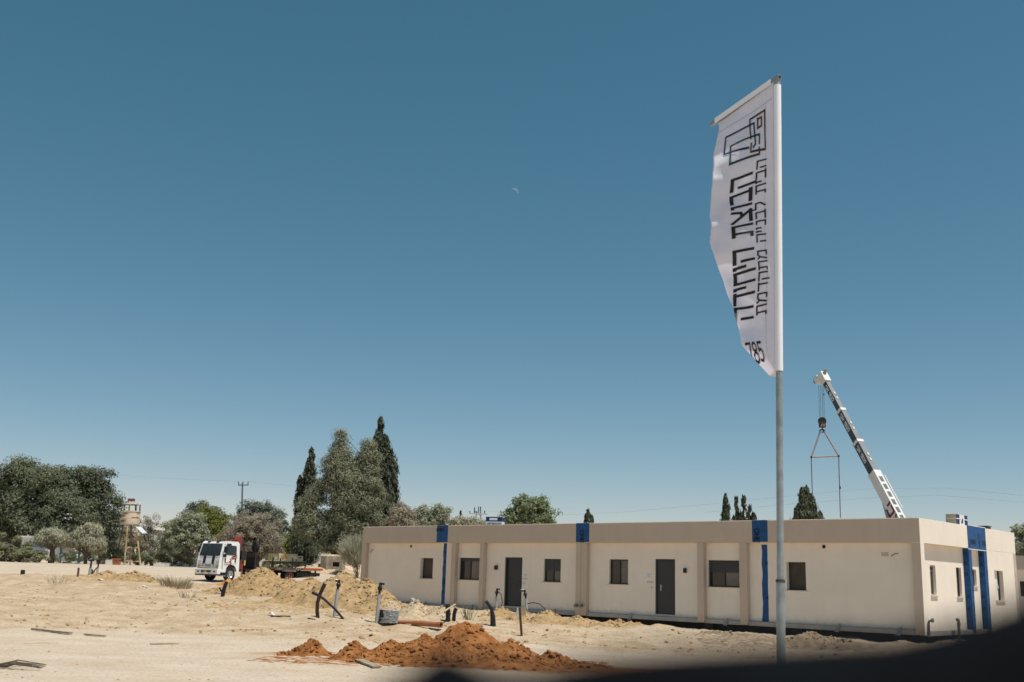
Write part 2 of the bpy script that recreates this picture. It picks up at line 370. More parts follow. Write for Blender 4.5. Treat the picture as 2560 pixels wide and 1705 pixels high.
# ================================================================== MODULAR BUILDING
AL = .7504
D1 = Vector((-math.cos(AL), math.sin(AL), 0)); D2 = Vector((math.sin(AL), math.cos(AL), 0))
C0 = Vector((13.059, 33.673, 0))
L1, L2, HB, ZF, RC = 27.42, 8.97, 3.63, 2.86, .20
def stucco(name, col, bump=.5):
    m = mat(name, col, .92, .03, 1.2, bump, 70, spec=.12, detail=9)
    t = m.node_tree; p = t.nodes["Principled BSDF"]; src = p.inputs["Base Color"].links[0].from_socket
    tc = t.nodes.new("ShaderNodeTexCoord"); mp = t.nodes.new("ShaderNodeMapping"); mp.inputs["Scale"].default_value = (2.6, 2.6, .22)
    n = t.nodes.new("ShaderNodeTexNoise"); n.inputs["Scale"].default_value = 1.6; n.inputs["Detail"].default_value = 8
    t.links.new(tc.outputs["Object"], mp.inputs[0]); t.links.new(mp.outputs[0], n.inputs["Vector"])
    r = t.nodes.new("ShaderNodeValToRGB"); r.color_ramp.elements[0].position = .50; r.color_ramp.elements[1].position = .78
    r.color_ramp.elements[0].color = (1, 1, 1, 1); r.color_ramp.elements[1].color = (.84, .80, .75, 1); t.links.new(n.outputs[0], r.inputs[0])
    # splashed dust: brownish speckle whose edge wanders between 0.2 and 0.7 m above the ground
    sp = t.nodes.new("ShaderNodeSeparateXYZ"); t.links.new(tc.outputs["Object"], sp.inputs[0])
    n2 = t.nodes.new("ShaderNodeTexNoise"); n2.inputs["Scale"].default_value = 5; n2.inputs["Detail"].default_value = 9; t.links.new(tc.outputs["Object"], n2.inputs["Vector"])
    a = t.nodes.new("ShaderNodeMath"); a.operation = 'MULTIPLY_ADD'; a.inputs[1].default_value = 1.5; t.links.new(n2.outputs[0], a.inputs[0])
    q = t.nodes.new("ShaderNodeMath"); q.operation = 'MULTIPLY_ADD'; q.inputs[1].default_value = -1.6; q.inputs[2].default_value = -.10; t.links.new(sp.outputs[2], q.inputs[0]); t.links.new(q.outputs[0], a.inputs[2])
    r2 = t.nodes.new("ShaderNodeValToRGB"); r2.color_ramp.elements[0].position = .05; r2.color_ramp.elements[1].position = .55
    r2.color_ramp.elements[0].color = (1, 1, 1, 1); r2.color_ramp.elements[1].color = (.80, .73, .64, 1); t.links.new(a.outputs[0], r2.inputs[0])
    c = src
    for rr in (r, r2):
        x = t.nodes.new("ShaderNodeMix"); x.data_type = 'RGBA'; x.blend_type = 'MULTIPLY'; x.inputs[0].default_value = .22 if rr is r else .5
        t.links.new(c, x.inputs[6]); t.links.new(rr.outputs[0], x.inputs[7]); c = x.outputs[2]
    t.links.new(c, p.inputs["Base Color"])
    return m
wall_m = stucco("cream_stucco", (.88, .79, .685))
trim_m = stucco("shade_toned_stucco", (.59, .49, .40))  # darker tone puts the front's shade into the fascia and column colour
side_m = wall_m  # sunlit side, fascia and corner included, keeps the lighter wall colour
plinth_m = mat("plinth_concrete", (.40, .37, .34), .9, .12, 2.5, .3, 60)
dark_m = mat("anthracite_metal", (.035, .037, .04), .45, .1, 5, spec=.4)
door_m = mat("anthracite_door", (.045, .047, .05), .5, .06, 3, spec=.35)
slat_m = mat("shutter_slats", (.05, .05, .052), .5, .08, 4, spec=.4)
mesh_m = mat("brown_screen", (.075, .062, .048), .6, .2, 3)
blue_m = mat("blue_membrane", (.008, .075, .23), .55, .22, 5.0, .15, 30, spec=.35)
ink_m = mat("black_print", (.008, .010, .02), .6, .05)
white_m = mat("white_paint", (.72, .72, .70), .5, .04, 3)
alu_m = mat("raw_aluminium", (.45, .46, .47), .35, .08, 8, metal=.7)
steel_m = mat("galvanised_steel", (.30, .33, .34), .5, .18, 9, .1, 30, metal=.35)
sill_m = mat("stone_sill", (.62, .57, .50), .7, .06, 6)
foam_m = mat("yellow_foam", (.55, .36, .08), .9, .15, 10)
pvc_m = mat("grey_pvc", (.38, .39, .40), .45, .06, 6)
black_m = mat("black_plastic", (.018, .018, .020), .45, .2, 9)
rubber_m = mat("black_rubber", (.022, .021, .02), .8, .25, 9)
paper_m = mat("white_paper", (.78, .78, .80), .8, .03)
redink_m = mat("red_print", (.35, .04, .05), .7, .05)
glass_m = mat("dark_glass", (.018, .02, .02), .06, .15, 1.0, spec=.5)
glass2_m = mat("room_tone_glass", (.075, .078, .068), .12, .35, 2.5, spec=.7)  # paler look of the room behind the right pane, put into the glass colour
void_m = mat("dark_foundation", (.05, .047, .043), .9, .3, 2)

bld = thing("modular_building", "long flat roofed cream modular building with blue membrane patches and dark doors", "building", C0, -AL)
# local frame: x = -s (s runs from the near corner to the far left end), y into the building, z up
WIN = {  # s0, s1, z0, z1, kind, shutter bottom
 1: (22.54, 23.38, 1.27, 2.19, 'screen', 0), 2: (19.57, 20.84, 1.27, 2.22, 'slide', 2.05), 3: (14.92, 15.84, 1.29, 2.22, 'slide', 1.72),
 4: (11.52, 12.43, 1.285, 2.235, 'slide', 2.15), 5: (6.62, 7.92, 1.30, 2.245, 'slide', 1.79), 6: (4.05, 4.77, 1.27, 2.215, 'screen', 0)}
DOOR = {1: (17.04, 18.05), 2: (9.35, 10.25)}
holes = [(-w[1], -w[0], w[2], w[3]) for w in WIN.values()] + [(-d[1], -d[0], .24, 2.265) for d in DOOR.values()]
mb = MB(); sheet(-27.14, -.29, .17, ZF, holes, RC, .26, mb); fw = mb.build("wall", wall_m, bld)
# columns and fascia of the front, butted end to end
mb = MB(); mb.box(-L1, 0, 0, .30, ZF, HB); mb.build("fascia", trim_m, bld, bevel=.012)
for (a, b) in ((27.13, L1), (20.89, 21.16), (19.13, 19.38), (13.42, 13.97), (7.98, 8.25), (6.20, 6.50), (.0, .29)):
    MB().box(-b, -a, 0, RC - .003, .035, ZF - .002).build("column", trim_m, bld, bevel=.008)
# plinth beam pieces between the columns
ed = [(.29, 6.20), (6.50, 7.98), (8.25, 13.42), (13.97, 19.13), (19.38, 20.89), (21.16, 27.13)]
for (a, b) in ed:
    MB().box(-b + .003, -a - .003, .045, RC + .1, .02, .165).build("plinth", plinth_m, bld, bevel=.006)
# dark void with the footing under it
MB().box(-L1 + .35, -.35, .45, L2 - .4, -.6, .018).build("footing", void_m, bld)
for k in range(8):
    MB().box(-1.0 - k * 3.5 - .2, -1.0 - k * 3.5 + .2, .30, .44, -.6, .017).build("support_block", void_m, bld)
# rear + left walls, roof slab with upstand
MB().box(-L1, -L1 + .25, .302, L2 - .3, .03, HB - .003).build("end_wall", wall_m, bld)
MB().box(-L1, 0, L2 - .298, L2, .03, HB - .002).build("rear_wall", wall_m, bld)
MB().box(-L1 + .252, -.302, .302, L2 - .3, 3.30, 3.42).build("roof", mat("bitumen_roof", (.3, .3, .3), .9, .1, 3), bld)
mb = MB(); mb.box(-L1 + .1, -.1, .12, .2, HB + .001, HB + .02); mb.build("coping", sill_m, bld)
# inner partition so that glass looks into a dark room
MB().box(-L1 + .3, -.35, 2.6, 2.7, .1, 3.29).build("partition", mat("room_wall", (.35, .32, .28), .9, .05), bld)
MB().box(-L1 + .3, -.35, .45, 2.6, .02, .10).build("inner_floor", mat("room_floor", (.2, .18, .16), .7, .05), bld)
for k, w in WIN.items():
    s0, s1, z0, z1, kind, zs = w; x0, x1 = -s1, -s0; y = RC + (.17 if kind == 'screen' else .08)
    fr = MB(); t = .055
    fr.box(x0, x0 + t, y, y + .06, z0, z1).box(x1 - t, x1, y, y + .06, z0, z1).box(x0 + t, x1 - t, y, y + .06, z1 - t, z1).box(x0 + t, x1 - t, y, y + .06, z0, z0 + t)
    wf = fr.build("window", dark_m, bld, bevel=.004)
    MB().box(x0 - .07, x1 + .07, RC - .045, RC + .12, z0 - .03, z0 - .002).build("sill", sill_m, wf, bevel=.004)
    if kind == 'screen':
        MB().box(x0 + t, x1 - t, y + .02, y + .03, z0 + t, z1 - t).build("insect_screen", mesh_m, wf)
    else:
        xm = (x0 + x1) / 2
        MB().box(x0 + t, xm - .02, y + .03, y + .036, z0 + t, z1 - t).build("pane", glass_m, wf)
        MB().box(xm + .02, x1 - t, y + .045, y + .051, z0 + t, z1 - t).build("pane", glass2_m, wf)
        MB().box(xm - .03, xm + .02, y + .012, y + .055, z0 + t, z1 - t).build("mullion", dark_m, wf)
        sh = MB(); z = z1 - t; 
        while z > zs + .03:
            sh.box(x0 + t, x1 - t, y - .012, y + .008, z - .042, z - .006, M=None); sh.box(x0 + t, x1 - t, y - .004, y + .006, z - .006, z)
            z -= .048
        sh.build("roller_shutter", slat_m, wf)
for k, (a, b) in DOOR.items():
    y = RC + .07
    fr = MB().box(-b, -b + .06, y - .03, y + .06, .24, 2.265).box(-a - .06, -a, y - .03, y + .06, .24, 2.265).box(-b + .06, -a - .06, y - .03, y + .06, 2.205, 2.265)
    d = MB(); 
    if k == 1:
        d.box(-b + .06, -a - .06, y + .05, y + .09, .245, 2.203)
    else: d.box(-b + .06, -a - .06, y, y + .04, .245, 2.203)
    do = d.build("door", door_m, bld, bevel=.006)
    fr.build("door_frame", dark_m, do, bevel=.004)
    if k == 2:
        h = MB().box(-10.05, -10.005, y - .016, y, 1.10, 1.32); h.tube([(-10.027, y - .016, 1.27), (-10.027, y - .06, 1.27), (-9.91, y - .06, 1.27)], .011, 8)
        h.build("handle", alu_m, do)
    else:
        h = MB().box(-17.24, -17.20, y + .034, y + .05, 1.10, 1.30); h.tube([(-17.22, y + .034, 1.26), (-17.22, y - .0, 1.26), (-17.33, y - .0, 1.26)], .011, 8)
        h.build("handle", dark_m, do)
    MB().box(-b, -a, RC - .03, RC + .15, .215, .238).build("threshold", sill_m, do)
for (s0, s1, z0, z1) in ((18.45, 18.59, 1.73, 1.91), (8.83, 8.93, 1.77, 1.94)):
    wl = MB().box(-s1, -s0, RC - .10, RC - .012, z0, z1).box(-s1 + .02, -s0 - .02, RC - .012, RC - .001, z0 + .03, z1 - .03).build("wall_lamp", black_m, bld, bevel=.006)
for (s0, s1, z0, z1) in ((16.71, 16.97, 1.45, 1.65), (10.37, 10.66, 1.56, 1.76)):
    nt_ = MB().box(-s1, -s0, RC - .006, RC - .002, z0, z1).build("notice", paper_m, bld)
    mb = MB()
    def nf(x, y, s1=s1, z0=z0): return Vector((-s1 + .05 + x * .026, RC - .0075, z0 + .10 + y * .026))
    st, w_ = text_strokes("היחידה", True); ribbons(st, .22, nf, mb)
    st, w_ = text_strokes("בית", True); ribbons([[(x + 1.6, y - 2.6) for x, y in q] for q in st], .22, nf, mb)
    mb.build("lettering", redink_m, nt_)
for (s0, s1, z0, z1) in ((16.865, 16.98, 1.36, 1.41), (16.73, 16.845, 1.36, 1.41), (16.86, 16.97, 1.15, 1.23), (10.49, 10.62, 1.36, 1.44), (10.34, 10.47, 1.36, 1.44), (10.34, 10.45, 1.17, 1.24)):
    MB().box(-s1, -s0, RC - .012, RC - .001, z0, z1).box(-s1 + .02, -s0 - .02, RC - .018, RC - .0121, z0 + .015, z1 - .015).build("socket", sill_m, bld, bevel=.003)
for (s, z) in ((24.085, 2.72), (3.355, 2.735)):
    M = Matrix.Translation((-s, RC - .012, z)) @ Matrix.Rotation(math.pi / 2, 4, 'X')
    MB().lathe([(.001, -.006), (.048, -.006), (.05, .004), (.06, .004), (.062, -.011)], 16, M).build("vent_hole", black_m, bld)
MB().box(-1.37, -1.13, RC - .005, RC - .001, 2.43, 2.56).build("patched_plaster", trim_m, bld)
# loose cable ends and cracks
mb = MB().tube([(-26.98, RC - .003, 2.42), (-26.93, RC - .06, 2.47), (-26.84, RC - .05, 2.50), (-26.80, RC - .02, 2.58)], .012, 5)
mb.build("cable_end", black_m, bld)
mb = MB().tube([(-1.03, RC - .001, 2.42), (-.98, RC - .05, 2.47), (-.86, RC - .05, 2.52), (-.78, RC - .04, 2.53)], .010, 5); mb.build("cable_end", black_m, bld)
# foam joint on the middle column + capped pipe stubs
MB().box(-13.715, -13.70, -.006, -.001, .05, 2.84).build("foam_joint", foam_m, bld)
for s in (13.86, 13.58):
    M = Matrix.Translation((-s, -.14, .41)) @ Matrix.Rotation(-math.pi / 2, 4, 'X')
    MB().lathe([(.001, 0), (.07, 0), (.075, .02), (.075, .05), (.055, .06), (.045, .138)], 14, M).build("pipe_stub", mat("dull_pipe", (.16, .17, .17), .6, .15), bld, smooth=True)
# wedges / bent brackets on the plinth
for s in (22.9, 19.9, 15.2, 11.4, 7.2, 3.0, .95):
    MB().prism([(0, 0), (.16, .0), (.22, .26), (.14, .26)], 0, .04, Matrix.Translation((-s, .04, -.02)) @ Matrix.Rotation(math.pi / 2, 4, 'X')).build("lifting_lug", mat("grey_primer", (.25, .26, .27), .6, .15), bld)
# blue membrane on the front
def flat_text(txt, parent, fn, wid, m=ink_m, rtl=False, cut=None):
    mb = MB(); st, w = text_strokes(txt, rtl); ribbons(st, wid, fn, mb, step=.5); return mb.build("lettering", m, parent)
for k, (s0, s1) in enumerate(((21.44, 22.16), (13.30, 13.98), (5.35, 5.96))):
    o = MB().box(-s1, -s0, -.006, -.001, ZF + .03, HB + .004).box(-s1, -s0, -.006, .16, HB + .0041, HB + .008).build("blue_membrane", blue_m, bld)
    if k == 0: flat_text("ONEX", o, lambda x, y: Vector((-22.18 + x * .13, -.009, 3.38 + y * .13)), .25)
    else:
        x0 = -s1 + (.40 if k == 1 else .27)
        flat_text("ONE", o, lambda x, y, x0=x0: Vector((x0 - .17 + y * .17, -.009, 3.34 - x * .17)), .25)
        MB().box(-s1 + .02, -s0 - .05, -.002, .17, HB + .009, HB + .02).build("tape", paper_m, o)
def ragged(s0, s1, z0, z1, y, seed):
    r = random.Random(seed); n = 12; mb = MB(); vs = []
    for i in range(n + 1):
        z = z0 + (z1 - z0) * i / n; a = r.uniform(-.02, .02) + (r.uniform(-.04, .04) if i in (0, n) else 0)
        vs += [(-s1 + a, y, z), (-s0 + r.uniform(-.008, .008), y, z), (-s0, y + .004, z), (-s1 + a, y + .004, z)]
    fs = []
    for i in range(n):
        a = 4 * i
        for k in range(4): fs.append((a + k, a + (k + 1) % 4, a + 4 + (k + 1) % 4, a + 4 + k))
    fs += [(3, 2, 1, 0), (4 * n, 4 * n + 1, 4 * n + 2, 4 * n + 3)]
    return mb.add(vs, fs)
o = ragged(21.67, 21.88, .18, 2.85, RC - .006, 3).build("blue_membrane", blue_m, bld)
for z, ch in ((2.05, 'E'), (1.3, 'ONE'), (.75, 'E'), (2.5, 'X')):
    flat_text(ch, o, lambda x, y, z=z: Vector((-21.82 + y * .10, RC - .009, z - x * .10)), .25)
o = ragged(5.49, 5.71, .18, 2.80, RC - .006, 4).build("blue_membrane", blue_m, bld)
for z in (2.2, 1.02): flat_text("X", o, lambda x, y, z=z: Vector((-5.58 + y * .10, RC - .009, z - x * .10)), .25)

# ---- side of the building (local x = 0 plane, y = t)
mb = MB()
def sside(t0, t1, z0, z1, hs, x, depth, mb):   # like sheet() but in the yz plane facing +x
    tmp = MB(); sheet(t0, t1, z0, z1, hs, 0, depth, tmp)
    mb.add([(x - p[1], p[0], p[2]) for p in tmp.v], tmp.f)
SW = [(1.17, 1.63, 1.25, 2.20), (3.42, 3.87, 1.23, 2.19), (4.90, 5.30, 1.60, 2.17)]
sside(.302, 5.62, .15, ZF - .002, SW, -RC, .16, mb); mb.build("side_wall", side_m, bld)
mb = MB(); sside(5.90, L2, .03, ZF - .001, [(6.54, 7.42, 1.13, 2.18)], 0, .2, mb); mb.build("side_wall", side_m, bld)
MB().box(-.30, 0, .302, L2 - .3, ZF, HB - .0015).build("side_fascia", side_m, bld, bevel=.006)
MB().box(-RC + .003, 0, .295, .301, .035, ZF - .003).build("side_corner", side_m, bld)
MB().box(-.29, .0025, .0025, .2945, .036, HB + .001).build("corner_face", side_m, bld)
MB().box(-.30, -.02, .31, 5.6, .0, .148).build("side_plinth", plinth_m, bld)
bm_s = blue_m
for (a, b) in ((4.14, 4.41), (5.62, 5.898)):
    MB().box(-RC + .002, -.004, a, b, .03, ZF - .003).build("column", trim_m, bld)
    o = MB().box(-RC + .003, .001, a - .006, a - .001, .05, ZF - .004).box(-.004 + .0002, .001, a - .0009, b - .002, .05, ZF - .004).build("blue_membrane", bm_s, bld)
    for z in (2.65, 1.95, 1.2, .8, 2.3):
        mb = MB(); st, _w = text_strokes("O"); ribbons(st, .25, lambda x, y, z=z, a=a: Vector((-.15 + x * .09, a - .009, z + y * .09)), mb); mb.build("lettering", ink_m, o)
    for z in (2.2, 1.6, 1.0):
        mb = MB(); st, _w = text_strokes("ONEX"); ribbons(st, .25, lambda x, y, z=z, a=a: Vector((.003, a + .17 + y * .06, z - x * .06)), mb); mb.build("lettering", ink_m, o)
o = MB().box(.003, .008, 4.12, 5.87, ZF - .01, HB + .004).build("blue_membrane", bm_s, bld)
MB().box(.001, .014, 4.10, 5.90, ZF - .035, ZF - .011).build("tape", paper_m, o)
MB().box(-.1, .012, 4.6, 5.9, HB + .005, HB + .03).build("tape", paper_m, o)
for t0 in (4.85, 6.0):
    mb = MB(); st, _w = text_strokes("ONEX" if t0 < 5 else "NEX")
    ribbons(st, .25, lambda x, y, t0=t0: Vector((.011, t0 - x * .14 - (.18 if t0 > 5 else 0), 3.16 - y * .14)), mb); mb.build("lettering", ink_m, o)
mb = MB(); st, _w = text_strokes("ONEX"); ribbons(st, .25, lambda x, y: Vector((.011, 5.16 + y * .10, 3.38 - x * .13)), mb); mb.build("lettering", ink_m, o)
for (t0, t1, z0, z1) in SW:
    x = -RC - .08; q = .045
    fr = MB().box(x - .05, x, t0, t0 + q, z0, z1).box(x - .05, x, t1 - q, t1, z0, z1).box(x - .05, x, t0 + q, t1 - q, z1 - q, z1).box(x - .05, x, t0 + q, t1 - q, z0, z0 + q)
    if t0 < 2: fr.box(x - .05, x, t0 + q, t1 - q, z1 - .2, z1 - .155)
    wf = fr.build("window", dark_m if t0 > 2 else alu_m, bld)
    MB().box(x - .03, x - .025, t0 + q, t1 - q, z0 + q, z1 - q).build("pane", mesh_m, wf)
    MB().box(-RC - .1, -RC + .055, t0 - .05, t1 + .05, z0 - .035, z0 - .002).build("sill", sill_m, wf)
x = -.14
wf = MB().box(x - .05, x, 6.54, 6.58, 1.13, 2.18).box(x - .05, x, 7.38, 7.42, 1.13, 2.18).box(x - .05, x, 6.58, 7.38, 2.14, 2.18).build("window", dark_m, bld)
MB().box(x - .02, x - .012, 6.58, 7.38, 1.13, 2.14).build("pane", glass_m, wf)
MB().box(x + .002, x + .03, 6.545, 7.12, 1.14, 2.17).build("white_panel", white_m, wf, bevel=.004)
MB().box(x + .0302, x + .06, 7.05, 7.10, 1.55, 1.68).build("latch", white_m, wf)
MB().box(-.1, .05, 6.5, 7.46, 1.09, 1.128).build("sill", sill_m, wf)
# waste pipes on the side wall
def elbow_pipe(t, z, x=.12):
    return MB().tube([(x, t, -.2), (x, t, z), (x + .01, t - .02, z + .05), (x + .03, t - .09, z + .075), (x + .05, t - .2, z + .075)], .045, 10).cyl((x, t, z - .12), (x, t, z - .03), .06, 10).cyl((x + .05, t - .2, z + .075), (x + .055, t - .25, z + .075), .055, 10)
elbow_pipe(2.5, .42).build("waste_pipe", MATS["dull_pipe"], bld, smooth=True)
MB().tube([(.05, .2, .02), (.05, .2, .42), (.08, .2, .47), (.16, .2, .49)], .035, 10).cyl((.15, .2, .49), (.2, .2, .49), .07, 12).build("waste_pipe", MATS["dull_pipe"], bld, smooth=True)
bldM = Matrix.Translation(C0) @ Matrix.Rotation(-AL, 4, 'Z')

# things on the roof
def carton(label, s, t, z0, w, d, h, spin, tan=False):
    p = bldM @ Vector((-s, t, z0)); c = thing("carton", label, "box", p, -AL + spin)
    body = mat("carton_tan", (.50, .40, .26), .8, .08) if tan else mat("carton_white", (.66, .68, .70), .7, .04)
    MB().box(-w / 2, w / 2, -d / 2, d / 2, 0, h).build("box_body", body, c, bevel=.006)
    return c, w, d, h
c, w, d, h = carton("white carton with a navy top band standing on the roof edge", 19.75, 1.3, 3.42, .74, .5, .66, .5)
navy = mat("navy_print", (.015, .035, .11), .6, .05)
MB().box(-w / 2 - .003, w / 2 + .003, -d / 2 - .003, d / 2 + .003, h - .22, h - .02).build("printed_band", navy, c)
mb = MB(); st, tw = text_strokes("TORNADO"); ribbons(st, .22, lambda x, y: Vector((-.22 + x * .085, -d / 2 - .006, h - .40 + y * .11)), mb); mb.build("lettering", navy, c)
MB().box(-.2, .16, -d / 2 - .008, -d / 2 - .004, h - .17, h - .07).build("label_patch", paper_m, c)
MB().tube([(-w / 2 + .1, -d / 2 - .008, h - .42), (-w / 2 + .14, -d / 2 - .008, h - .3), (-w / 2 + .05, -d / 2 - .008, h - .36)], .02, 4).build("printed_mark", navy, c)
c, w, d, h = carton("tan carton with blue and white printed face above the blue membrane patch", .45, 4.45, 3.42, .36, 1.05, .60, 0, True)
for (a, b, mm_) in ((-.5, -.22, navy), (-.219, .22, white_m), (.221, .5, navy)):
    MB().box(w / 2 + .001, w / 2 + .006, d * a, d * b, .0, h - .01).build("printed_face", mm_, c)
MB().box(-w / 2 - .004, w / 2 + .012, -d / 2 - .008, d / 2 + .008, h - .17, h - .14).build("strap", white_m, c)
MB().tube([(w / 2 + .008, -.10, .30), (w / 2 + .008, .04, .46), (w / 2 + .008, .02, .30)], .025, 4).build("printed_mark", navy, c)
p = bldM @ Vector((-.45, 7.2, 3.42)); c = thing("roof_vent", "small dark vent block on the roof near the far right corner", "vent", p, -AL)
MB().box(-.15, .15, -.18, .18, 0, .34).build("vent_body", mat("dark_vent", (.06, .055, .05), .8, .1), c, bevel=.01)
MB().box(-.18, .18, -.21, .21, .3401, .37).build("vent_cap", mat("dark_vent", (.06, .055, .05), .8, .1), c)

# neighbouring building beyond the right end
C1 = Vector((30.0, 56.0, 0)); nb = thing("neighbour_building", "second building with a dark window seen past the right end", "building", C1, -AL)
mb = MB(); sheet(-14, 0, 0, 2.72, [(-3.1, -1.2, 1.3, 2.1), (-6.5, -5.2, 1.3, 2.1)], .2, .15, mb); mb.build("wall", wall_m, nb)
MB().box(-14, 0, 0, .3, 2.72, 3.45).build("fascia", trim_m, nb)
MB().box(-14, 0, .3, 7, 3.30, 3.40).build("roof", MATS["bitumen_roof"], nb)
MB().box(-.25, 0, .3, 7, 0, 3.3).build("end_wall", wall_m, nb)
MB().box(-14, -13.75, .3, 7, 0, 3.3).build("end_wall", wall_m, nb)
MB().box(-14, 0, 7, 7.2, 0, 3.4).build("rear_wall", wall_m, nb)
for (a, b) in ((-3.1, -1.2), (-6.5, -5.2)):
    wf = MB().box(a, b, .30, .33, 1.3, 2.1).build("window", glass_m, nb)
    MB().box(a, b, .27, .299, 1.68, 1.73).box((a + b) / 2 - .03, (a + b) / 2 + .03, .26, .296, 1.3, 2.1).build("frame", dark_m, wf)
MB().box(-8, -7, 1.5, 2.1, 3.4, 3.75).build("roof_unit", mat("roof_unit_blue", (.03, .05, .10), .6, .1), nb)

# ================================================================== FLAG + POLE
PP = at(1792, 1330, 10.0); PX, PYY = PP.x, PP.y
PTOP = at(1787, 176, 10.0)
pole_base = Vector((PX + (PX - PTOP.x) * .22, PYY, gz(PX, PYY)))
fp = thing("flagpole", "tall galvanised steel flagpole with a square top arm carrying the white banner", "flagpole", pole_base)
lt = PTOP - pole_base
zj = at(1790, 1335, 10).z - pole_base.z
def pl(z): return lt * (z / lt.z)
MB().tube([Vector((0, 0, -.3)), pl(zj)], .041, 20).build("lower_shaft", steel_m, fp, smooth=True)
MB().tube([pl(zj), pl(lt.z - .02)], .0325, 20).build("upper_shaft", steel_m, fp, smooth=True)
MB().tube([pl(zj - .015), pl(zj + .012)], .043, 20).build("weld_collar", mat("rusty_weld", (.08, .06, .05), .8, .3, 30), fp, smooth=True)
ARM_E = at(1636, 282, 10.0); rr = ray(1636, 282); ky = (PTOP.z - EYE) / rr.z; ARM_E = CAM + rr * ky
adir = Vector((ARM_E.x - PTOP.x, ARM_E.y - PTOP.y, 0)); alen = adir.length; adir.normalize(); aperp = Vector((-adir.y, adir.x, 0))
Ma = Matrix((( adir.x, aperp.x, 0, PTOP.x - pole_base.x), (adir.y, aperp.y, 0, PTOP.y - pole_base.y), (0, 0, 1, PTOP.z - pole_base.z), (0, 0, 0, 1)))
MB().box(-.04, alen, -.02, .02, -.045, .0, M=Ma).build("top_arm", steel_m, fp, bevel=.003)
MB().box(-.0405, -.0395, -.015, .015, -.04, -.005, M=Ma).build("arm_opening", black_m, fp)
# banner surface: b metres down from the arm, a = 0 at the pole .. 1 at the free edge
FB = 3.08
# visible silhouette of the free edge, (picture u, v); width of cloth still in sight (texture fraction)
EDGE = [(0.0, 1652, 1.00), (.15, 1651, 1.0), (.45, 1643, 1.0), (.8, 1636, 1.0), (1.35, 1634, 1.0), (1.62, 1632, 1.0), (1.78, 1640, .96), (2.05, 1664, .86), (2.35, 1683, .70), (2.6, 1702, .60), (2.76, 1704, .56), (2.93, 1738, .42), (3.08, 1772, .30)]
eb = np.array([e[0] for e in EDGE]); eu = np.array([e[1] for e in EDGE]); ea = np.array([e[2] for e in EDGE])
pole_at = lambda b: pl(lt.z - .03 - b) + pole_base
def flag_pt(a, b, lift=0.0):
    b = max(0.0, b); P = pole_at(b); sl = .038
    ve = float(np.interp(b, eb, eu)); vis = float(np.interp(b, eb, ea))
    t = a / vis
    # how far the cloth runs away from the viewer per row
    D = float(np.interp(b, [0, .3, .9, 1.6, 2.2, 2.98], [1.06, .92, .62, .52, .42, .24]))
    tt = min(t, 1.0)
    y = P.y + D * (tt ** (1.0 if b < .2 else 1.0 + .25 * min(1, b)))
    # lateral position: straight in the picture between pole and silhouette
    up = 1787 + 5 * b / FB - 5
    u = up + (ve - up) * tt
    k = (y) 
    rx = ray(u, 900).x / ray(u, 900).y
    x = rx * k + 0.0
    # x of a column depends on height because of the camera roll; use the real row
    z = P.z
    rv = ray(u, 900)
    for _ in range(3):
        d = Vector((x, y, z)) - CAM; w = d.dot(FW); v_ = (852.5 - F_PX * d.dot(UP) / w) / K
        r2 = ray(u, v_); x = r2.x / r2.y * y
    amp = .05 * math.sin(math.pi * min(1, tt)) * min(1, b * 1.2)
    y += amp * math.sin(5.2 * b + 3.0 * a) + .024 * math.sin(11 * b - 4 * a + .6) * tt + .06 * tt * math.sin(8.0 * b - 2.2 * tt) * math.exp(-((b - 1.1) / .7) ** 2)
    y += .022 * tt * math.sin(16 * b - 6 * a) * math.exp(-((b - 1.25) / .55) ** 2) + .012 * tt * math.sin(23 * b + 9 * a)
    if t > 1:                                            # the cloth rolls back behind its own edge
        e = (t - 1) * vis
        r = .07; th = min(e / r, math.pi * .8)
        e = min(e, .42); x += r * (1 - math.cos(th)) * .9; y += r * math.sin(th) + max(0, e - r * math.pi * .8) * .75
        x += max(0, e - r * math.pi * .8) * .12
        z += .05 * e
    if lift:
        y -= lift * .45; x -= lift * .9
    return Vector((x, y, z))
flag_m = bpy.data.materials.new("banner_cloth"); flag_m.use_nodes = True
t = flag_m.node_tree; t.nodes.clear()
dn = t.nodes.new("ShaderNodeBsdfDiffuse"); dn.inputs[0].default_value = (.86, .86, .93, 1)
tl = t.nodes.new("ShaderNodeBsdfTranslucent"); tl.inputs[0].default_value = (.86, .85, .93, 1)
mx = t.nodes.new("ShaderNodeMixShader"); mx.inputs[0].default_value = .42; oo = t.nodes.new("ShaderNodeOutputMaterial")
tc = t.nodes.new("ShaderNodeTexCoord"); nz = t.nodes.new("ShaderNodeTexNoise"); nz.inputs["Scale"].default_value = 3.5; nz.inputs["Detail"].default_value = 2
bp = t.nodes.new("ShaderNodeBump"); bp.inputs["Strength"].default_value = .6; bp.inputs["Distance"].default_value = .05
t.links.new(tc.outputs["Object"], nz.inputs["Vector"]); t.links.new(nz.outputs[0], bp.inputs["Height"]); t.links.new(bp.outputs[0], dn.inputs["Normal"])
t.links.new(dn.outputs[0], mx.inputs[1]); t.links.new(tl.outputs[0], mx.inputs[2]); t.links.new(mx.outputs[0], oo.inputs[0])
fl = thing("banner_flag", "white vertical banner with a line emblem and black Hebrew lettering hanging from the flagpole", "flag", pole_base)
na, nb_ = 40, 120
V = []
A0 = .03
for j in range(nb_ + 1):
    b = FB * j / nb_
    for i in range(na + 1):
        V.append(flag_pt(A0 + (1 - A0) * i / na, b) - pole_base)
ii = np.arange((na + 1) * (nb_ + 1)).reshape(nb_ + 1, na + 1)
fq = np.stack([ii[:-1, :-1], ii[:-1, 1:], ii[1:, 1:], ii[1:, :-1]], -1).reshape(-1, 4)
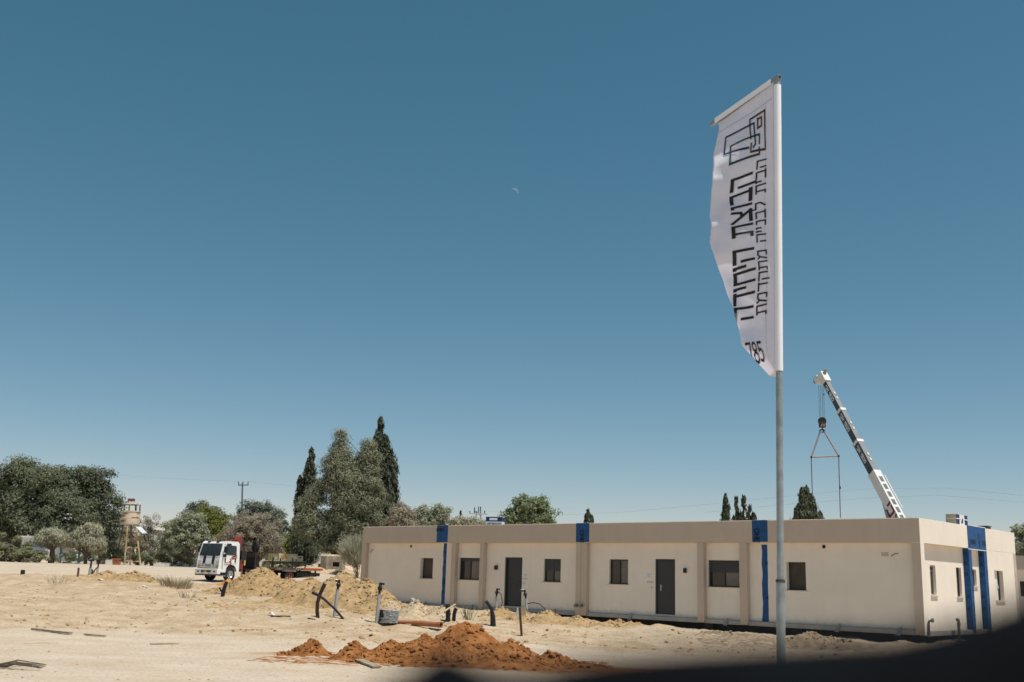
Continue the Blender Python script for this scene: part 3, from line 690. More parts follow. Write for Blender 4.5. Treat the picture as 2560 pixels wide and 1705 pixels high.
cl = np_mesh("cloth", [tuple(p) for p in V], fq, flag_m, fl, smooth=True)
sd = cl.modifiers.new("thickness", 'SOLIDIFY'); sd.thickness = .002
sleeve_m = mat("banner_sleeve", (.85, .85, .90), .8, .03, 3)
MB().tube([pole_at(.07 + (FB - .07) * k / 8) - pole_base for k in range(9)], .037, 20).build("pole_sleeve", sleeve_m, fl, smooth=True)
# hem over the arm
mb = MB(); 
for i in range(16):
    a0, a1 = .06 + .86 * i / 16, .06 + .86 * (i + 1) / 16
    def ap(a, dz, off): return PTOP + adir * (a * alen) + aperp * off + Vector((0, 0, dz)) - pole_base
    for off in (.026, -.026):
        mb.add([ap(a0, .006, off), ap(a1, .006, off), ap(a1, -.06, off), ap(a0, -.06, off)], [(0, 1, 2, 3)])
    mb.add([ap(a0, .006, .026), ap(a1, .006, .026), ap(a1, .006, -.026), ap(a0, .006, -.026)], [(0, 1, 2, 3)])
mb.build("arm_sleeve", sleeve_m, fl)
# stitched seams
seam_m = mat("seam_thread", (.42, .41, .45), .9, .05)
mb = MB(); ribbons([[(.16, b) for b in np.linspace(.2, 2.95, 40)]], .004, lambda x, y: flag_pt(x, y, .006) - pole_base, mb, 1); 
ribbons([[(a, .19) for a in np.linspace(.06, .98, 20)]], .006, lambda x, y: flag_pt(x, y, .006) - pole_base, mb, 1)
mb.build("seam", seam_m, fl)
# lettering: text runs down the banner, letter tops towards the free edge
cloth_ink = mat("banner_ink", (.022, .022, .026), .8, .05)
def run_text(txt, a_base, a_top, b0, b1, wid, rtl=True):
    st, w = text_strokes(txt, rtl, .30); mb = MB()
    sb = (b1 - b0) / w; sa = (a_top - a_base)
    ribbons(st, wid, lambda x, y: flag_pt(a_base + sa * y, b1 - (x) * sb if not rtl else b0 + (w - x) * sb, .007) - pole_base, mb, .12)
    return mb.build("lettering", cloth_ink, fl)
run_text("קבוצת היחידה", .37, .655, .97, 2.50, .20)
run_text("הבית לבנייה מתקדמת", .155, .29, .87, 2.48, .18)
# phone number, upright across the foot
st, w = text_strokes("785", False, .22); mb = MB()
ribbons(st, .15, lambda x, y: flag_pt(.50 - x * .115, 2.95 - y * .18 + x * .00, .007) - pole_base, mb, .12); mb.build("lettering", cloth_ink, fl)
# emblem of linked outlines
def emblem(poly, col, name):
    m = mat(name, col, .8, .1); mb = MB()
    ribbons([poly], .022, lambda x, y: flag_pt(x, .28 + (y - .27) * 1.22, .008) - pole_base, mb, .02); mb.build("emblem_line", m, fl)
brown = (.075, .035, .03); blue = (.012, .032, .09); green = (.012, .055, .045)
emblem([(.405, .50), (.42, .27), (.17, .27), (.165, .66), (.40, .64), (.40, .56)], brown, "emblem_brown")
emblem([(.29, .32), (.225, .32), (.225, .41), (.285, .42), (.29, .315)], brown, "emblem_brown")
emblem([(.36, .60), (.33, .58), (.35, .34), (.82, .31), (.82, .53), (.44, .59)], blue, "emblem_blue")
emblem([(.265, .585), (.26, .49), (.73, .47), (.725, .68), (.26, .69), (.265, .63)], green, "emblem_green")

#@@PART2@@
# ================================================================== HEAPS OF SOIL
def soil_mat(name, c0, c1, bump=.9):
    return mat(name, c0, .96, .0, 5.0, bump, 22, spec=.08, col2=c1, detail=10)
tan_soil = soil_mat("tan_soil", (.29, .185, .088), (.44, .31, .17))
pale_soil = soil_mat("pale_soil", (.36, .265, .165), (.53, .42, .29))
red_soil = soil_mat("red_soil", (.19, .074, .023), (.36, .158, .058))
orange_soil = soil_mat("orange_soil", (.42, .18, .06), (.52, .25, .09))
def clod_shape(r):
    v = []
    for z, n in ((-.45, 5), (.2, 5)):
        for k in range(n):
            t = 2 * math.pi * (k + r.uniform(-.25, .25)) / n; q = r.uniform(.5, 1.25); v.append((q * math.cos(t), q * math.sin(t) * r.uniform(.7, 1), z + r.uniform(-.2, .2)))
    v.append((r.uniform(-.2, .2), r.uniform(-.2, .2), r.uniform(.6, .95)))
    f = [(k, (k + 1) % 5, 5 + (k + 1) % 5, 5 + k) for k in range(5)] + [(5 + k, 5 + (k + 1) % 5, 10) for k in range(5)]
    return np.array(v), [(a, b, c) for q in f for (a, b, c) in ([(q[0], q[1], q[2]), (q[0], q[2], q[3])] if len(q) == 4 else [q])]
CLODS = [clod_shape(random.Random(k)) for k in range(8)]
def clod_field(name, pts, m, parent=None):
    """pts: (x, y, z, size); many lumps joined as one mass"""
    V = []; F = []; n = 0; r = random.Random(len(pts))
    for (x, y, z, sz) in pts:
        v, f = CLODS[r.randrange(8)]; a = r.uniform(0, 6.28); c, s_ = math.cos(a), math.sin(a)
        w = np.stack([(v[:, 0] * c - v[:, 1] * s_), (v[:, 0] * s_ + v[:, 1] * c), v[:, 2] * .8], 1) * sz + (x, y, z)
        V.append(w); F += [(i + n, j + n, k + n) for i, j, k in f]; n += len(v)
    o = np_mesh(name, np.concatenate(V), np.array(F), m, parent); o["kind"] = "stuff"; return o
def heap(name, label, lobes, m, res=.05, rough=.10, clods=300, csz=(.02, .09), seed=1, group=None, sharp=1.3, cat="soil heap"):
    """lobes: (x, y, rx, ry, h). One object: a lumpy surface standing on the terrain, with loose clods on it"""
    x0 = min(l[0] - l[2] * 1.25 for l in lobes); x1 = max(l[0] + l[2] * 1.25 for l in lobes)
    y0 = min(l[1] - l[3] * 1.25 for l in lobes); y1 = max(l[1] + l[3] * 1.25 for l in lobes)
    xs = np.arange(x0, x1, res); ys = np.arange(y0, y1, res); X, Y = np.meshgrid(xs, ys)
    def hh(X, Y):
        wob = 1 + .35 * fbm(X * 1.3, Y * 1.3, seed + 40, 3)
        Hs = np.zeros_like(X)
        for (cx, cy, rx, ry, h) in lobes:
            d = np.sqrt(((X - cx) / rx) ** 2 + ((Y - cy) / ry) ** 2) * wob
            Hs = np.maximum(Hs, h * np.clip(1 - d, -.3, 1) ** 1.0 if sharp == 1 else h * np.where(d < 1, (1 - d ** sharp), (1 - d) * .8))
        hm = max(l[4] for l in lobes)
        nz = fbm(X * 2.2, Y * 2.2, seed, 4) * rough * 1.3 + fbm(X * 7, Y * 7, seed + 3, 3) * rough * .8 + np.abs(fbm(X * 14, Y * 14, seed + 5, 2)) * rough * .5
        return Hs + nz * np.clip(Hs / (hm * .25), 0, 1)
    Hs = hh(X, Y); keep = Hs > -.04
    Z = terrain(X, Y) + np.where(Hs > 0, Hs, Hs * 2)
    idx = np.arange(X.size).reshape(X.shape)
    f = np.stack([idx[:-1, :-1], idx[:-1, 1:], idx[1:, 1:], idx[1:, :-1]], -1).reshape(-1, 4)
    f = f[keep.ravel()[f].any(1)]
    used = np.unique(f); rm = np.full(X.size, -1); rm[used] = np.arange(len(used))
    cx, cy = lobes[0][0], lobes[0][1]; cz = gz(cx, cy)
    P = np.stack([X.ravel() - cx, Y.ravel() - cy, Z.ravel() - cz], 1)[used]
    o = np_mesh(name, P, rm[f], m, None, True); o.location = (cx, cy, cz); tag(o, label, cat, group)
    r = np.random.default_rng(seed); pts = []
    while len(pts) < clods:
        l = lobes[r.integers(len(lobes))]; a = r.uniform(0, 6.28); q = r.uniform(0, 1.12)
        x = l[0] + l[2] * q * math.cos(a); y = l[1] + l[3] * q * math.sin(a)
        h = float(hh(np.array([x]), np.array([y]))[0])
        if h < -.03: continue
        sz = csz[0] + (csz[1] - csz[0]) * r.random() ** 3.5
        pts.append((x - cx, y - cy, gz(x, y) - cz + max(0, h) + sz * .2, sz))
    if pts: clod_field("clods", pts, m, o)
    return o
def lob(u, y, w_px, d, h):
    p = onground(u, y); return (p.x, y, w_px * mpx(y), d, h)
heap("red_soil_pile", "long clumpy rust red soil pile in the foreground before the building",
     [lob(1075, 20.55, 118, .85, .70), lob(905, 20.05, 85, .6, .30), lob(985, 20.25, 80, .7, .42), lob(1175, 20.05, 95, .75, .33), lob(1270, 19.85, 80, .6, .19), lob(1345, 19.65, 60, .5, .10), lob(825, 19.75, 55, .45, .22), lob(725, 20.55, 50, .3, .19), lob(690, 20.65, 42, .22, .07),
      lob(1100, 19.35, 200, .42, .12), lob(900, 19.45, 120, .40, .12), lob(1040, 20.05, 230, .72, .30), lob(950, 19.95, 140, .65, .29), lob(1150, 19.15, 120, .5, .11), lob(1010, 19.1, 90, .45, .09), lob(860, 19.45, 60, .35, .08)], red_soil, .03, .16, 2600, (.010, .062), 3)
heap("dirt_mound", "tall tan dirt mound in front of the flatbed truck", [lob(600, 54, 95, 1.9, 1.25), lob(660, 53.5, 80, 1.6, .75), lob(535, 53.5, 55, 1.2, .35)], tan_soil, .09, .16, 1100, (.02, .10), 5, "tan dirt mounds")
heap("dirt_mound", "big tan dirt mound sloping against the left end of the building", [lob(790, 43.0, 105, 2.4, 1.35), lob(840, 42.0, 105, 2.2, 1.05), lob(715, 47, 90, 2.6, 1.0), lob(880, 40.5, 70, 1.7, .55)], tan_soil, .075, .17, 1700, (.015, .095), 7, "tan dirt mounds")
heap("gravel_heap", "low pale gravelly heap beside the wrapped barrel", [lob(960, 36, 50, 1.0, .50), lob(905, 36.8, 45, .9, .42), lob(1010, 35.6, 40, .8, .34)], pale_soil, .05, .12, 900, (.015, .06), 9)
heap("dirt_mound", "small tan mound at the foot of the two standpipes by the first door", [lob(1205, 38.5, 40, .8, .32), lob(1155, 40, 40, .7, .22)], tan_soil, .05, .10, 260, (.015, .07), 11, "tan dirt mounds")
heap("dirt_mound", "low tan mound right of the wooden stake along the shadowed base", [lob(1265, 36.2, 60, .9, .34), lob(1330, 35.6, 70, .8, .26), lob(1420, 34.6, 70, .7, .18)], tan_soil, .05, .11, 420, (.015, .08), 13, "tan dirt mounds")
heap("dirt_mound", "low brown mound right behind the foot of the flagpole", [lob(1870, 29.5, 70, .7, .26), lob(1650, 31.5, 60, .7, .24), lob(1930, 29.0, 60, .6, .20)], mat("brown_soil", (.25, .18, .12), .96, 0, 5, .9, 22, spec=.08, col2=(.36, .27, .18), detail=10), .05, .10, 300, (.015, .07), 15, "tan dirt mounds")
heap("dirt_mound", "broad low tan mound left of the truck on the open ground", [lob(312, 60, 55, 1.6, .50), lob(355, 59, 50, 1.2, .25), lob(250, 60, 60, 1.2, .22)], tan_soil, .09, .12, 320, (.03, .12), 17, "tan dirt mounds")
heap("orange_sand_heap", "small bright orange sand heap beside the front wheel of the truck", [lob(525, 63, 20, .6, .42), lob(512, 63, 18, .4, .18)], orange_soil, .06, .05, 30, (.02, .06), 19)
heap("bunker_mound", "smooth pale earth mound around the concrete bunker", [lob(760, 88, 75, 4.0, .95), lob(710, 87, 60, 3, .4), lob(815, 87, 40, 2.5, .5)], pale_soil, .14, .10, 120, (.05, .14), 21)

# loose stones and clods strewn over the site
pts = []
r_ = np.random.default_rng(5)
while len(pts) < 8000:
    y = 13 + 55 * r_.random() ** 1.6; x = r_.uniform(-.52, .5) * y
    m_ = float(rough_mask(np.array([x]), np.array([y]))[0]); cl_ = float(vnoise(np.array([x * .8]), np.array([y * .8]), 77)[0])
    if r_.random() > .03 + .85 * m_ * cl_ ** 1.5: continue
    q = (bldM.inverted() @ Vector((x, y, 0)))
    if -L1 < q.x < 0 and q.y > 0: continue
    sz = .006 + .03 * r_.random() ** 5 * (.6 + 1.6 * m_)
    pts.append((x, y, gz(x, y) + sz * .2, sz))
so_ = clod_field("loose_stones", pts, tan_soil)

# ================================================================== VEGETATION
def rand_dirs(n, rg):
    v = rg.normal(size=(n, 3)); return v / np.linalg.norm(v, axis=1, keepdims=True)
def leaf_quads(C, N, L, Wd, rg, up=None):
    """leaf shaped faces: C centres, N rough normals"""
    n = len(C); A = rand_dirs(n, rg)
    if up is not None: A = A * (1 - up) + np.array([0, 0, 1.0]) * up
    A = A - N * (A * N).sum(1, keepdims=True); A /= np.linalg.norm(A, axis=1, keepdims=True) + 1e-9
    Bv = np.cross(N, A); l = L * rg.uniform(.6, 1.3, (n, 1)); w = Wd * rg.uniform(.6, 1.3, (n, 1))
    V = np.stack([C - A * l, C + Bv * w - A * l * .1, C + A * l, C - Bv * w + A * l * .1], 1).reshape(-1, 3)
    return V, np.arange(4 * n).reshape(n, 4)
def crown_points(blobs, n, rg, shell=.55, clump=.28, per=26, lump=.18):
    vol = np.array([b[3] * b[4] + b[3] * b[5] + b[4] * b[5] for b in blobs]); pr = vol / vol.sum()
    nc = max(6, n // per); which = rg.choice(len(blobs), nc, p=pr); B_ = np.array(blobs)[which]
    d = rand_dirs(nc, rg); d[:, 2] = np.where((d[:, 2] < -.55) & (rg.random(nc) < .6), -d[:, 2], d[:, 2])
    rr = shell + (1 - shell) * rg.random(nc) ** .6; rr *= 1 + lump * rg.normal(size=nc)
    cc = B_[:, :3] + d * B_[:, 3:6] * rr[:, None]
    k = rg.integers(0, nc, n); sg = clump * rg.uniform(.6, 1.3, nc)[k]
    off = rg.normal(size=(n, 3)); off /= np.linalg.norm(off, axis=1, keepdims=True) + 1e-6
    off = off * (rg.random((n, 1)) ** .45) * 1.75 * sg[:, None] * np.array([1, 1, .72])
    P = cc[k] + off
    on = off / (np.linalg.norm(off, axis=1, keepdims=True) + 1e-6)
    Nn = d[k] * .35 + on * .8 + rand_dirs(n, rg) * .75 + np.array([0, 0, .35]); Nn /= np.linalg.norm(Nn, axis=1, keepdims=True)
    return P, Nn, cc
def px_blobs(lst, y, base, depth=.85):
    out = []
    for b in lst:
        u, v, ru, rv = b[:4]; dy = b[4] if len(b) > 4 else 0
        p = at(u, v, y + dy) - base; s_ = mpx(y + dy); out.append((p.x, p.y, p.z, ru * s_, (ru + rv) / 2 * s_ * depth, rv * s_))
    return out
bark_m = mat("grey_bark", (.12, .095, .075), .95, .3, 4, .6, 25)
pale_bark = mat("pale_bark", (.26, .22, .18), .95, .25, 4, .4, 25)
def limbs(mb, root, tips, r0, rg, wob=.12, n=7):
    for tp in tips:
        tp = Vector(tp); L = tp.length; pts = []
        for i in range(6):
            t = i / 5; p = root.lerp(tp, t); p.z = root.z + (tp.z - root.z) * (t ** .8)
            p += Vector(rg.normal(size=3)) * wob * L * .12 * (1 if 0 < i < 5 else 0); pts.append(p)
        mb.tube(pts, [r0 * (1 - .8 * i / 5) for i in range(6)], n)
def tree(name, label, ub, y, blobs, n, leaf, m, trunk_u=None, trunk_r=.18, cat="tree", group=None, style='leaf', shell=.55, clump=.3, per=80, seed=0, depth=.85, bark=None, ntips=7, up=None, lump=.16, sink=.0):
    base = onground(ub, y); base.z -= sink; rg = np.random.default_rng(seed + 100)
    t = thing(name, label, cat, base, 0, group)
    bl = px_blobs(blobs, y, base, depth)
    P, Nn, cc = crown_points(bl, n, rg, shell, clump, per, lump)
    P[:, 2] = np.maximum(P[:, 2], .05)
    V, Fq = leaf_quads(P, Nn, leaf[0], leaf[1], rg, up)
    np_mesh("crown", V, Fq, m, t)
    mb = MB(); lo = min(b[2] - b[5] for b in bl); top = max(bl, key=lambda b: b[2] + b[5]); fork = Vector((0, 0, max(.35, lo * .8)))
    mid = Vector((top[0] * .15, top[1] * .15, fork.z))
    mb.tube([Vector((0, 0, -.2)), Vector((0, 0, fork.z * .5)) + mid * .2 * Vector((1, 1, 0)).length * 0, mid], [trunk_r * 1.25, trunk_r, trunk_r * .85], 9)
    sel = rg.choice(len(cc), min(ntips, len(cc)), replace=False)
    limbs(mb, mid, [tuple(c * .97) for c in cc[sel]] + [(b[0], b[1], b[2]) for b in bl[:5]], trunk_r * .55, rg)
    mb.build("trunk", bark or bark_m, t, smooth=True)
    return t
def cypress(name, label, ub, y, spires, n, m, seed, group=None, leaf=(.16, .05), fat=.5):
    """spires: (u_top, v_top, v_base, half width px)"""
    base = onground(ub, y); rg = np.random.default_rng(seed); t = thing(name, label, "tree", base, 0, group); Vs = []; Fs = []; k = 0
    mb = MB()
    for (ut, vt, vb, hw) in spires:
        top = at(ut, vt, y) - base; uu = ut - (vb - vt) * .03; bot = at(uu, vb, y) - base; s_ = mpx(y); H_ = (top - bot).length
        ext = max(0.0, (bot.z - .9) / (top.z - bot.z)); nn = int(n / len(spires) * (1 + .7 * ext)); nt_f = max(12, nn // 45)
        tt = rg.random(nt_f) ** .8 * (1 + ext) - ext
        prof = np.where(tt < .12, .55 + .45 * np.clip((tt + ext) / (.12 + ext), 0, 1), np.clip(1 - (tt - .12) / .88, 0, 1) ** fat)
        ang = rg.uniform(0, 6.283, nt_f); lob_ = 1 + .14 * np.sin(ang * 3 + tt * 14) + .16 * np.sin(ang * 5 - tt * 23 + seed)
        r = hw * s_ * prof * np.sqrt(rg.uniform(.25, 1, nt_f)) * lob_ * (1 + .16 * rg.normal(size=nt_f))
        C = np.outer(1 - tt, bot) + np.outer(tt, top); C[:, 0] += r * np.cos(ang); C[:, 1] += r * np.sin(ang)
        kk = rg.integers(0, nt_f, nn); sp_ = np.minimum(.26, .06 + .34 * hw * s_ * prof)[kk][:, None]
        C = C[kk] + rg.normal(size=(nn, 3)) * sp_ * np.array([.55, .55, 1.0]); ang = ang[kk]
        N = np.stack([np.cos(ang), np.sin(ang), np.full(nn, .25)], 1) + rand_dirs(nn, rg) * .6; N /= np.linalg.norm(N, axis=1, keepdims=True)
        V, Fq = leaf_quads(C, N, leaf[0], leaf[1], rg, .72); Vs.append(V); Fs.append(Fq + k); k += len(V)
        mb.tube([Vector((bot.x, bot.y, -.3)), bot, bot.lerp(top, .5), bot.lerp(top, .93)], [.17, .14, .08, .02], 7)
    np_mesh("crown", np.concatenate(Vs), np.concatenate(Fs), m, t); mb.build("trunk", bark_m, t, smooth=True)
    return t
def twig_shrub(name, label, ub, y, cx, cy, ru, rv, n, m, seed, trunk=None, group=None, cat="shrub", L=.45, wd=.018, spread=1.0):
    """dry bush: many thin upright shoots fanning out of a low fork"""
    base = onground(ub, y); rg = np.random.default_rng(seed); t = thing(name, label, cat, base, 0, group); s_ = mpx(y)
    c = at(cx, cy, y) - base; d = rand_dirs(n, rg); rr = rg.random(n) ** .42
    C = np.array(c) + d * np.array([ru * s_, ru * s_ * .9, rv * s_]) * rr[:, None] * (1 + .10 * rg.normal(size=(n, 1)))
    root = np.array([c.x * .4, c.y * .4, max(.1, c.z - rv * s_ * 1.0)])
    A = C - root; A /= np.linalg.norm(A, axis=1, keepdims=True) + 1e-6; A = A * spread + rand_dirs(n, rg) * .35 + np.array([0, 0, .25]); A /= np.linalg.norm(A, axis=1, keepdims=True)
    Bv = np.cross(A, rand_dirs(n, rg)); Bv /= np.linalg.norm(Bv, axis=1, keepdims=True) + 1e-6
    l = L * rg.uniform(.5, 1.2, (n, 1)); C[:, 2] = np.maximum(C[:, 2], .12)
    V = np.stack([C - A * l * .5 - Bv * wd, C - A * l * .5 + Bv * wd, C + A * l * .5 + Bv * wd * .3, C + A * l * .5 - Bv * wd * .3], 1).reshape(-1, 3)
    np_mesh("crown", V, np.arange(4 * n).reshape(n, 4), m, t)
    mb = MB(); rt = Vector(root)
    if trunk: mb.tube([Vector((0, 0, -.2)), rt * .5, rt], [trunk * 1.2, trunk, trunk * .9], 8)
    sel = rg.choice(n, 14, replace=False)
    limbs(mb, rt if trunk else Vector((0, 0, 0)), [tuple(C[i]) for i in sel], (trunk or .06) * .5, rg, .2, 5)
    mb.build("trunk", pale_bark if not trunk else bark_m, t, smooth=True)
    return t
lf_dark = leaf_mat("leaf_dark_green", (0.1, 0.118, 0.072), (0.25, 0.268, 0.175))
lf_dark2 = leaf_mat("leaf_deep_green", (0.085, 0.1, 0.065), (0.21, 0.228, 0.155))
lf_blue = leaf_mat("leaf_blue_green", (0.1, 0.125, 0.095), (0.26, 0.29, 0.22))
lf_grey = leaf_mat("leaf_grey_olive", (0.32, 0.31, 0.22), (0.52, 0.5, 0.375))
lf_pale = leaf_mat("leaf_pale_green", (0.2, 0.225, 0.14), (0.44, 0.455, 0.33))
lf_yel = leaf_mat("leaf_yellow_green", (0.11, 0.13, 0.03), (0.28, 0.3, 0.085))
lf_dry = leaf_mat("leaf_dry_brown", (0.25, 0.22, 0.16), (0.46, 0.41, 0.32))
lf_pine = leaf_mat("pine_needles", (0.125, 0.14, 0.085), (0.4, 0.405, 0.285))
lf_cyp = leaf_mat("cypress_scales", (0.034, 0.042, 0.027), (0.135, 0.145, 0.095), .15)
lf_hedge = leaf_mat("leaf_hedge", (0.12, 0.15, 0.085), (0.28, 0.32, 0.19))
lf_bush = leaf_mat("leaf_bush", (0.15, 0.155, 0.085), (0.35, 0.345, 0.21))

BL = (.17, .075)
tree("broadleaf_tree", "huge dark green broadleaf tree at the left edge of the picture", 40, 113, [(35, 1130, 66, 74), (-25, 1150, 70, 80), (115, 1145, 78, 68), (60, 1195, 95, 52), (160, 1190, 52, 50), (-5, 1215, 70, 42), (100, 1222, 70, 30), (75, 1095, 40, 36)], 42000, BL, lf_dark, trunk_r=.5, seed=1, group="dark broadleaf trees", clump=.62, per=150)
tree("broadleaf_tree", "tall dark broadleaf tree directly left of the watchtower", 228, 117, [(190, 1115, 56, 44), (228, 1165, 42, 56), (205, 1200, 48, 46), (150, 1110, 34, 34), (235, 1105, 22, 28), (240, 1215, 30, 30)], 26000, BL, lf_dark2, trunk_r=.4, seed=2, group="dark broadleaf trees", clump=.62, per=150)
tree("olive_tree", "blue green tree half hidden behind the watchtower legs", 262, 120, [(262, 1225, 34, 46), (240, 1245, 30, 34), (285, 1255, 26, 30)], 9000, (.15, .05), lf_blue, seed=3, clump=.34)
tree("olive_tree", "thin grey olive tree seen through the watchtower legs", 312, 113, [(312, 1235, 34, 38), (300, 1262, 30, 26)], 5200, (.13, .04), lf_grey, seed=4, clump=.3, group="grey olive trees")
tree("olive_tree", "sparse grey olive tree right of the watchtower under the solar panel", 345, 112, [(345, 1240, 26, 40), (350, 1268, 30, 24), (338, 1210, 14, 20)], 4800, (.13, .04), lf_dry, seed=5, clump=.3, group="grey olive trees")
tree("grey_shrub", "grey dome shaped shrub on a flared trunk before the white cabin", 113, 101, [(122, 1236, 34, 18), (104, 1246, 20, 11), (142, 1245, 18, 12)], 11000, (.17, .036), lf_grey, trunk_r=.26, seed=6, cat="shrub", clump=.26, per=60, up=.6, shell=.35, bark=bark_m, ntips=12)
tree("grey_shrub", "taller grey bush with upright shoots beside the dome shaped one", 192, 102, [(200, 1240, 34, 28), (178, 1246, 20, 20), (222, 1252, 18, 22), (205, 1218, 18, 12)], 13000, (.19, .036), lf_grey, trunk_r=.16, seed=7, cat="shrub", clump=.28, per=60, up=.65, shell=.35, bark=bark_m, ntips=12)
tree("bush", "dark ragged bush at the far left below the huge tree", 20, 100, [(18, 1272, 42, 26), (-15, 1265, 30, 30)], 6000, (.12, .05), lf_bush, seed=8, clump=.22, trunk_r=.06, cat="bush", group="bushes along the field edge")
b_ = tree("bush", "bush with orange tipped shoots beside the white cabin", 50, 99.5, [(50, 1272, 26, 24), (68, 1280, 22, 16), (95, 1278, 20, 14), (42, 1245, 10, 18)], 5200, (.11, .045), lf_bush, seed=9, clump=.2, trunk_r=.05, cat="bush", group="bushes along the field edge")
tree("hedge", "low clipped green hedge strip behind the field edge", 205, 105, [(150, 1284, 28, 12), (185, 1276, 36, 14), (225, 1274, 36, 16), (262, 1278, 30, 16)], 9000, (.09, .03), lf_hedge, seed=10, clump=.16, trunk_r=.05, cat="hedge", shell=.65, lump=.06)
tree("bush", "green bush row behind the watchtower feet", 330, 110, [(295, 1284, 26, 14), (330, 1284, 30, 14), (362, 1282, 26, 16)], 5200, (.10, .04), lf_hedge, seed=11, clump=.18, trunk_r=.05, cat="bush", group="bushes along the field edge")
tree("bush", "brown green bush between the white boxes and the pale tree", 392, 106, [(392, 1276, 30, 24), (372, 1284, 22, 16), (425, 1284, 24, 18)], 5600, (.11, .045), lf_bush, seed=12, clump=.2, trunk_r=.05, cat="bush", group="bushes along the field edge")
tree("pale_tree", "pale grey green tree with a thin brown trunk left of the truck", 434, 104, [(415, 1235, 46, 40), (440, 1215, 30, 40), (452, 1250, 34, 30), (395, 1255, 26, 26)], 15000, (.14, .055), lf_pale, seed=13, clump=.3, trunk_r=.10)
tree("yellow_green_tree", "round yellow green tree behind the pale tree", 480, 114, [(480, 1205, 46, 34), (448, 1220, 36, 30), (505, 1230, 30, 30), (400, 1230, 30, 30)], 13000, (.14, .06), lf_yel, seed=14, clump=.36, trunk_r=.2, group="yellow green trees")
tree("broadleaf_tree", "grey green treetop behind the round yellow green tree", 468, 126, [(462, 1180, 36, 26), (490, 1190, 26, 24)], 6500, (.15, .06), lf_blue, seed=15, clump=.36)
tree("dry_tree", "wide grey brown dry tree with a dark forked trunk behind the truck", 586, 101, [(572, 1238, 62, 46), (600, 1225, 46, 38), (540, 1250, 40, 36), (618, 1262, 34, 30), (575, 1215, 40, 28)], 24000, (.12, .035), lf_dry, seed=16, clump=.30, trunk_r=.34, ntips=12)
tree("broadleaf_tree", "grey green tree right behind the utility pole", 580, 119, [(578, 1178, 24, 24), (560, 1195, 24, 20)], 5600, (.15, .055), lf_blue, seed=17, clump=.34, group="grey green trees")
tree("broadleaf_tree", "tall grey green tree between the dry tree and the cypresses", 634, 119, [(612, 1182, 24, 24), (636, 1205, 30, 34), (655, 1235, 26, 30), (620, 1225, 30, 34)], 10000, (.15, .055), lf_blue, seed=18, clump=.34, group="grey green trees")
tree("yellow_green_tree", "low yellow green tree left of the cypresses", 648, 109, [(645, 1262, 34, 26), (668, 1250, 22, 24), (625, 1272, 22, 20)], 7500, (.13, .055), lf_yel, seed=19, clump=.3, trunk_r=.15, group="yellow green trees")
cypress("cypress_tree", "dark cypress with three spires left of the big pine", 702, 96, [(716, 1032, 1300, 21), (706, 1066, 1302, 20), (690, 1096, 1302, 16), (700, 1190, 1304, 32)], 26000, lf_cyp, 20, "cypress trees")
tree("pine_tree", "big shaggy pine with pale grey green tufts left of the building", 770, 91, [(785, 1012, 5, 22), (783, 1040, 17, 22), (774, 1072, 28, 26), (798, 1075, 26, 28), (848, 1030, 8, 18), (848, 1058, 20, 24), (826, 1085, 30, 28), (850, 1105, 24, 30), (800, 1115, 50, 32), (758, 1112, 26, 26), (862, 1145, 18, 26), (735, 1130, 18, 22), (710, 1165, 18, 24), (810, 1155, 55, 28), (850, 1190, 28, 24), (785, 1200, 48, 28), (722, 1215, 26, 34), (745, 1255, 26, 30), (815, 1228, 46, 26), (798, 1260, 44, 22), (690, 1205, 12, 24)], 95000, (.15, .034), lf_pine, seed=21, clump=.46, per=190, trunk_r=.42, shell=.45, depth=1.0, ntips=16, up=.25, lump=.12)
cypress("cypress_tree", "broad dark cypress with a ragged tip right of the big pine", 882, 97, [(875, 964, 1180, 11), (868, 992, 1200, 14), (884, 1006, 1230, 18), (894, 1032, 1300, 24), (902, 1066, 1300, 20), (893, 1050, 1300, 26), (874, 1010, 1300, 24)], 36000, lf_cyp, 22, "cypress trees", (.2, .075), .3)
twig_shrub("dead_branches", "tangle of dead grey branches behind the left end of the building", 822, 84, 815, 1268, 32, 30, 2600, lf_grey, 23, L=.9, wd=.025, cat="dead bush")
for k, (lab, ub, yy, bl_, nn, mm_) in enumerate((
    ("brown olive tree top rising behind the roof next to the cypress", 922, 88, [(920, 1195, 28, 30), (935, 1215, 26, 24)], 7000, lf_dry),
    ("grey green olive top with a taller tuft behind the roof", 978, 90, [(972, 1190, 24, 26), (955, 1200, 18, 24), (985, 1200, 24, 24)], 8000, lf_pale),
    ("pale olive top behind the roof above the first blue patch", 1015, 89, [(1012, 1188, 22, 24), (1000, 1205, 22, 18)], 5600, lf_pale),
    ("low pale olive crown behind the roof left of the lattice pylon", 1060, 88, [(1055, 1205, 30, 14), (1080, 1208, 24, 12)], 4200, lf_grey),
    ("lowest pale olive crown behind the roof left of the white carton", 1125, 87, [(1120, 1208, 22, 9), (1148, 1206, 12, 13)], 2400, lf_grey))):
    tree("olive_tree", lab, ub, yy, bl_, nn, (.13, .04), mm_, seed=30 + k, clump=.28, group="olive trees behind the roof", trunk_r=.16)
tree("broadleaf_tree", "round green tree alone behind the middle of the roof", 1215, 82, [(1218, 1182, 46, 34), (1190, 1195, 34, 26), (1245, 1200, 26, 24), (1212, 1168, 30, 22)], 15000, (.13, .055), leaf_mat("leaf_mid_green", (0.12, 0.15, 0.07), (0.29, 0.33, 0.19)), seed=40, clump=.34, trunk_r=.25)
cypress("cypress_tree", "tiny cypress tip behind the roof right of the middle blue patch", 1354, 92, [(1352, 1174, 1225, 6), (1359, 1187, 1225, 5), (1347, 1185, 1225, 4)], 4200, lf_cyp, 41, "cypress trees", (.15, .06))
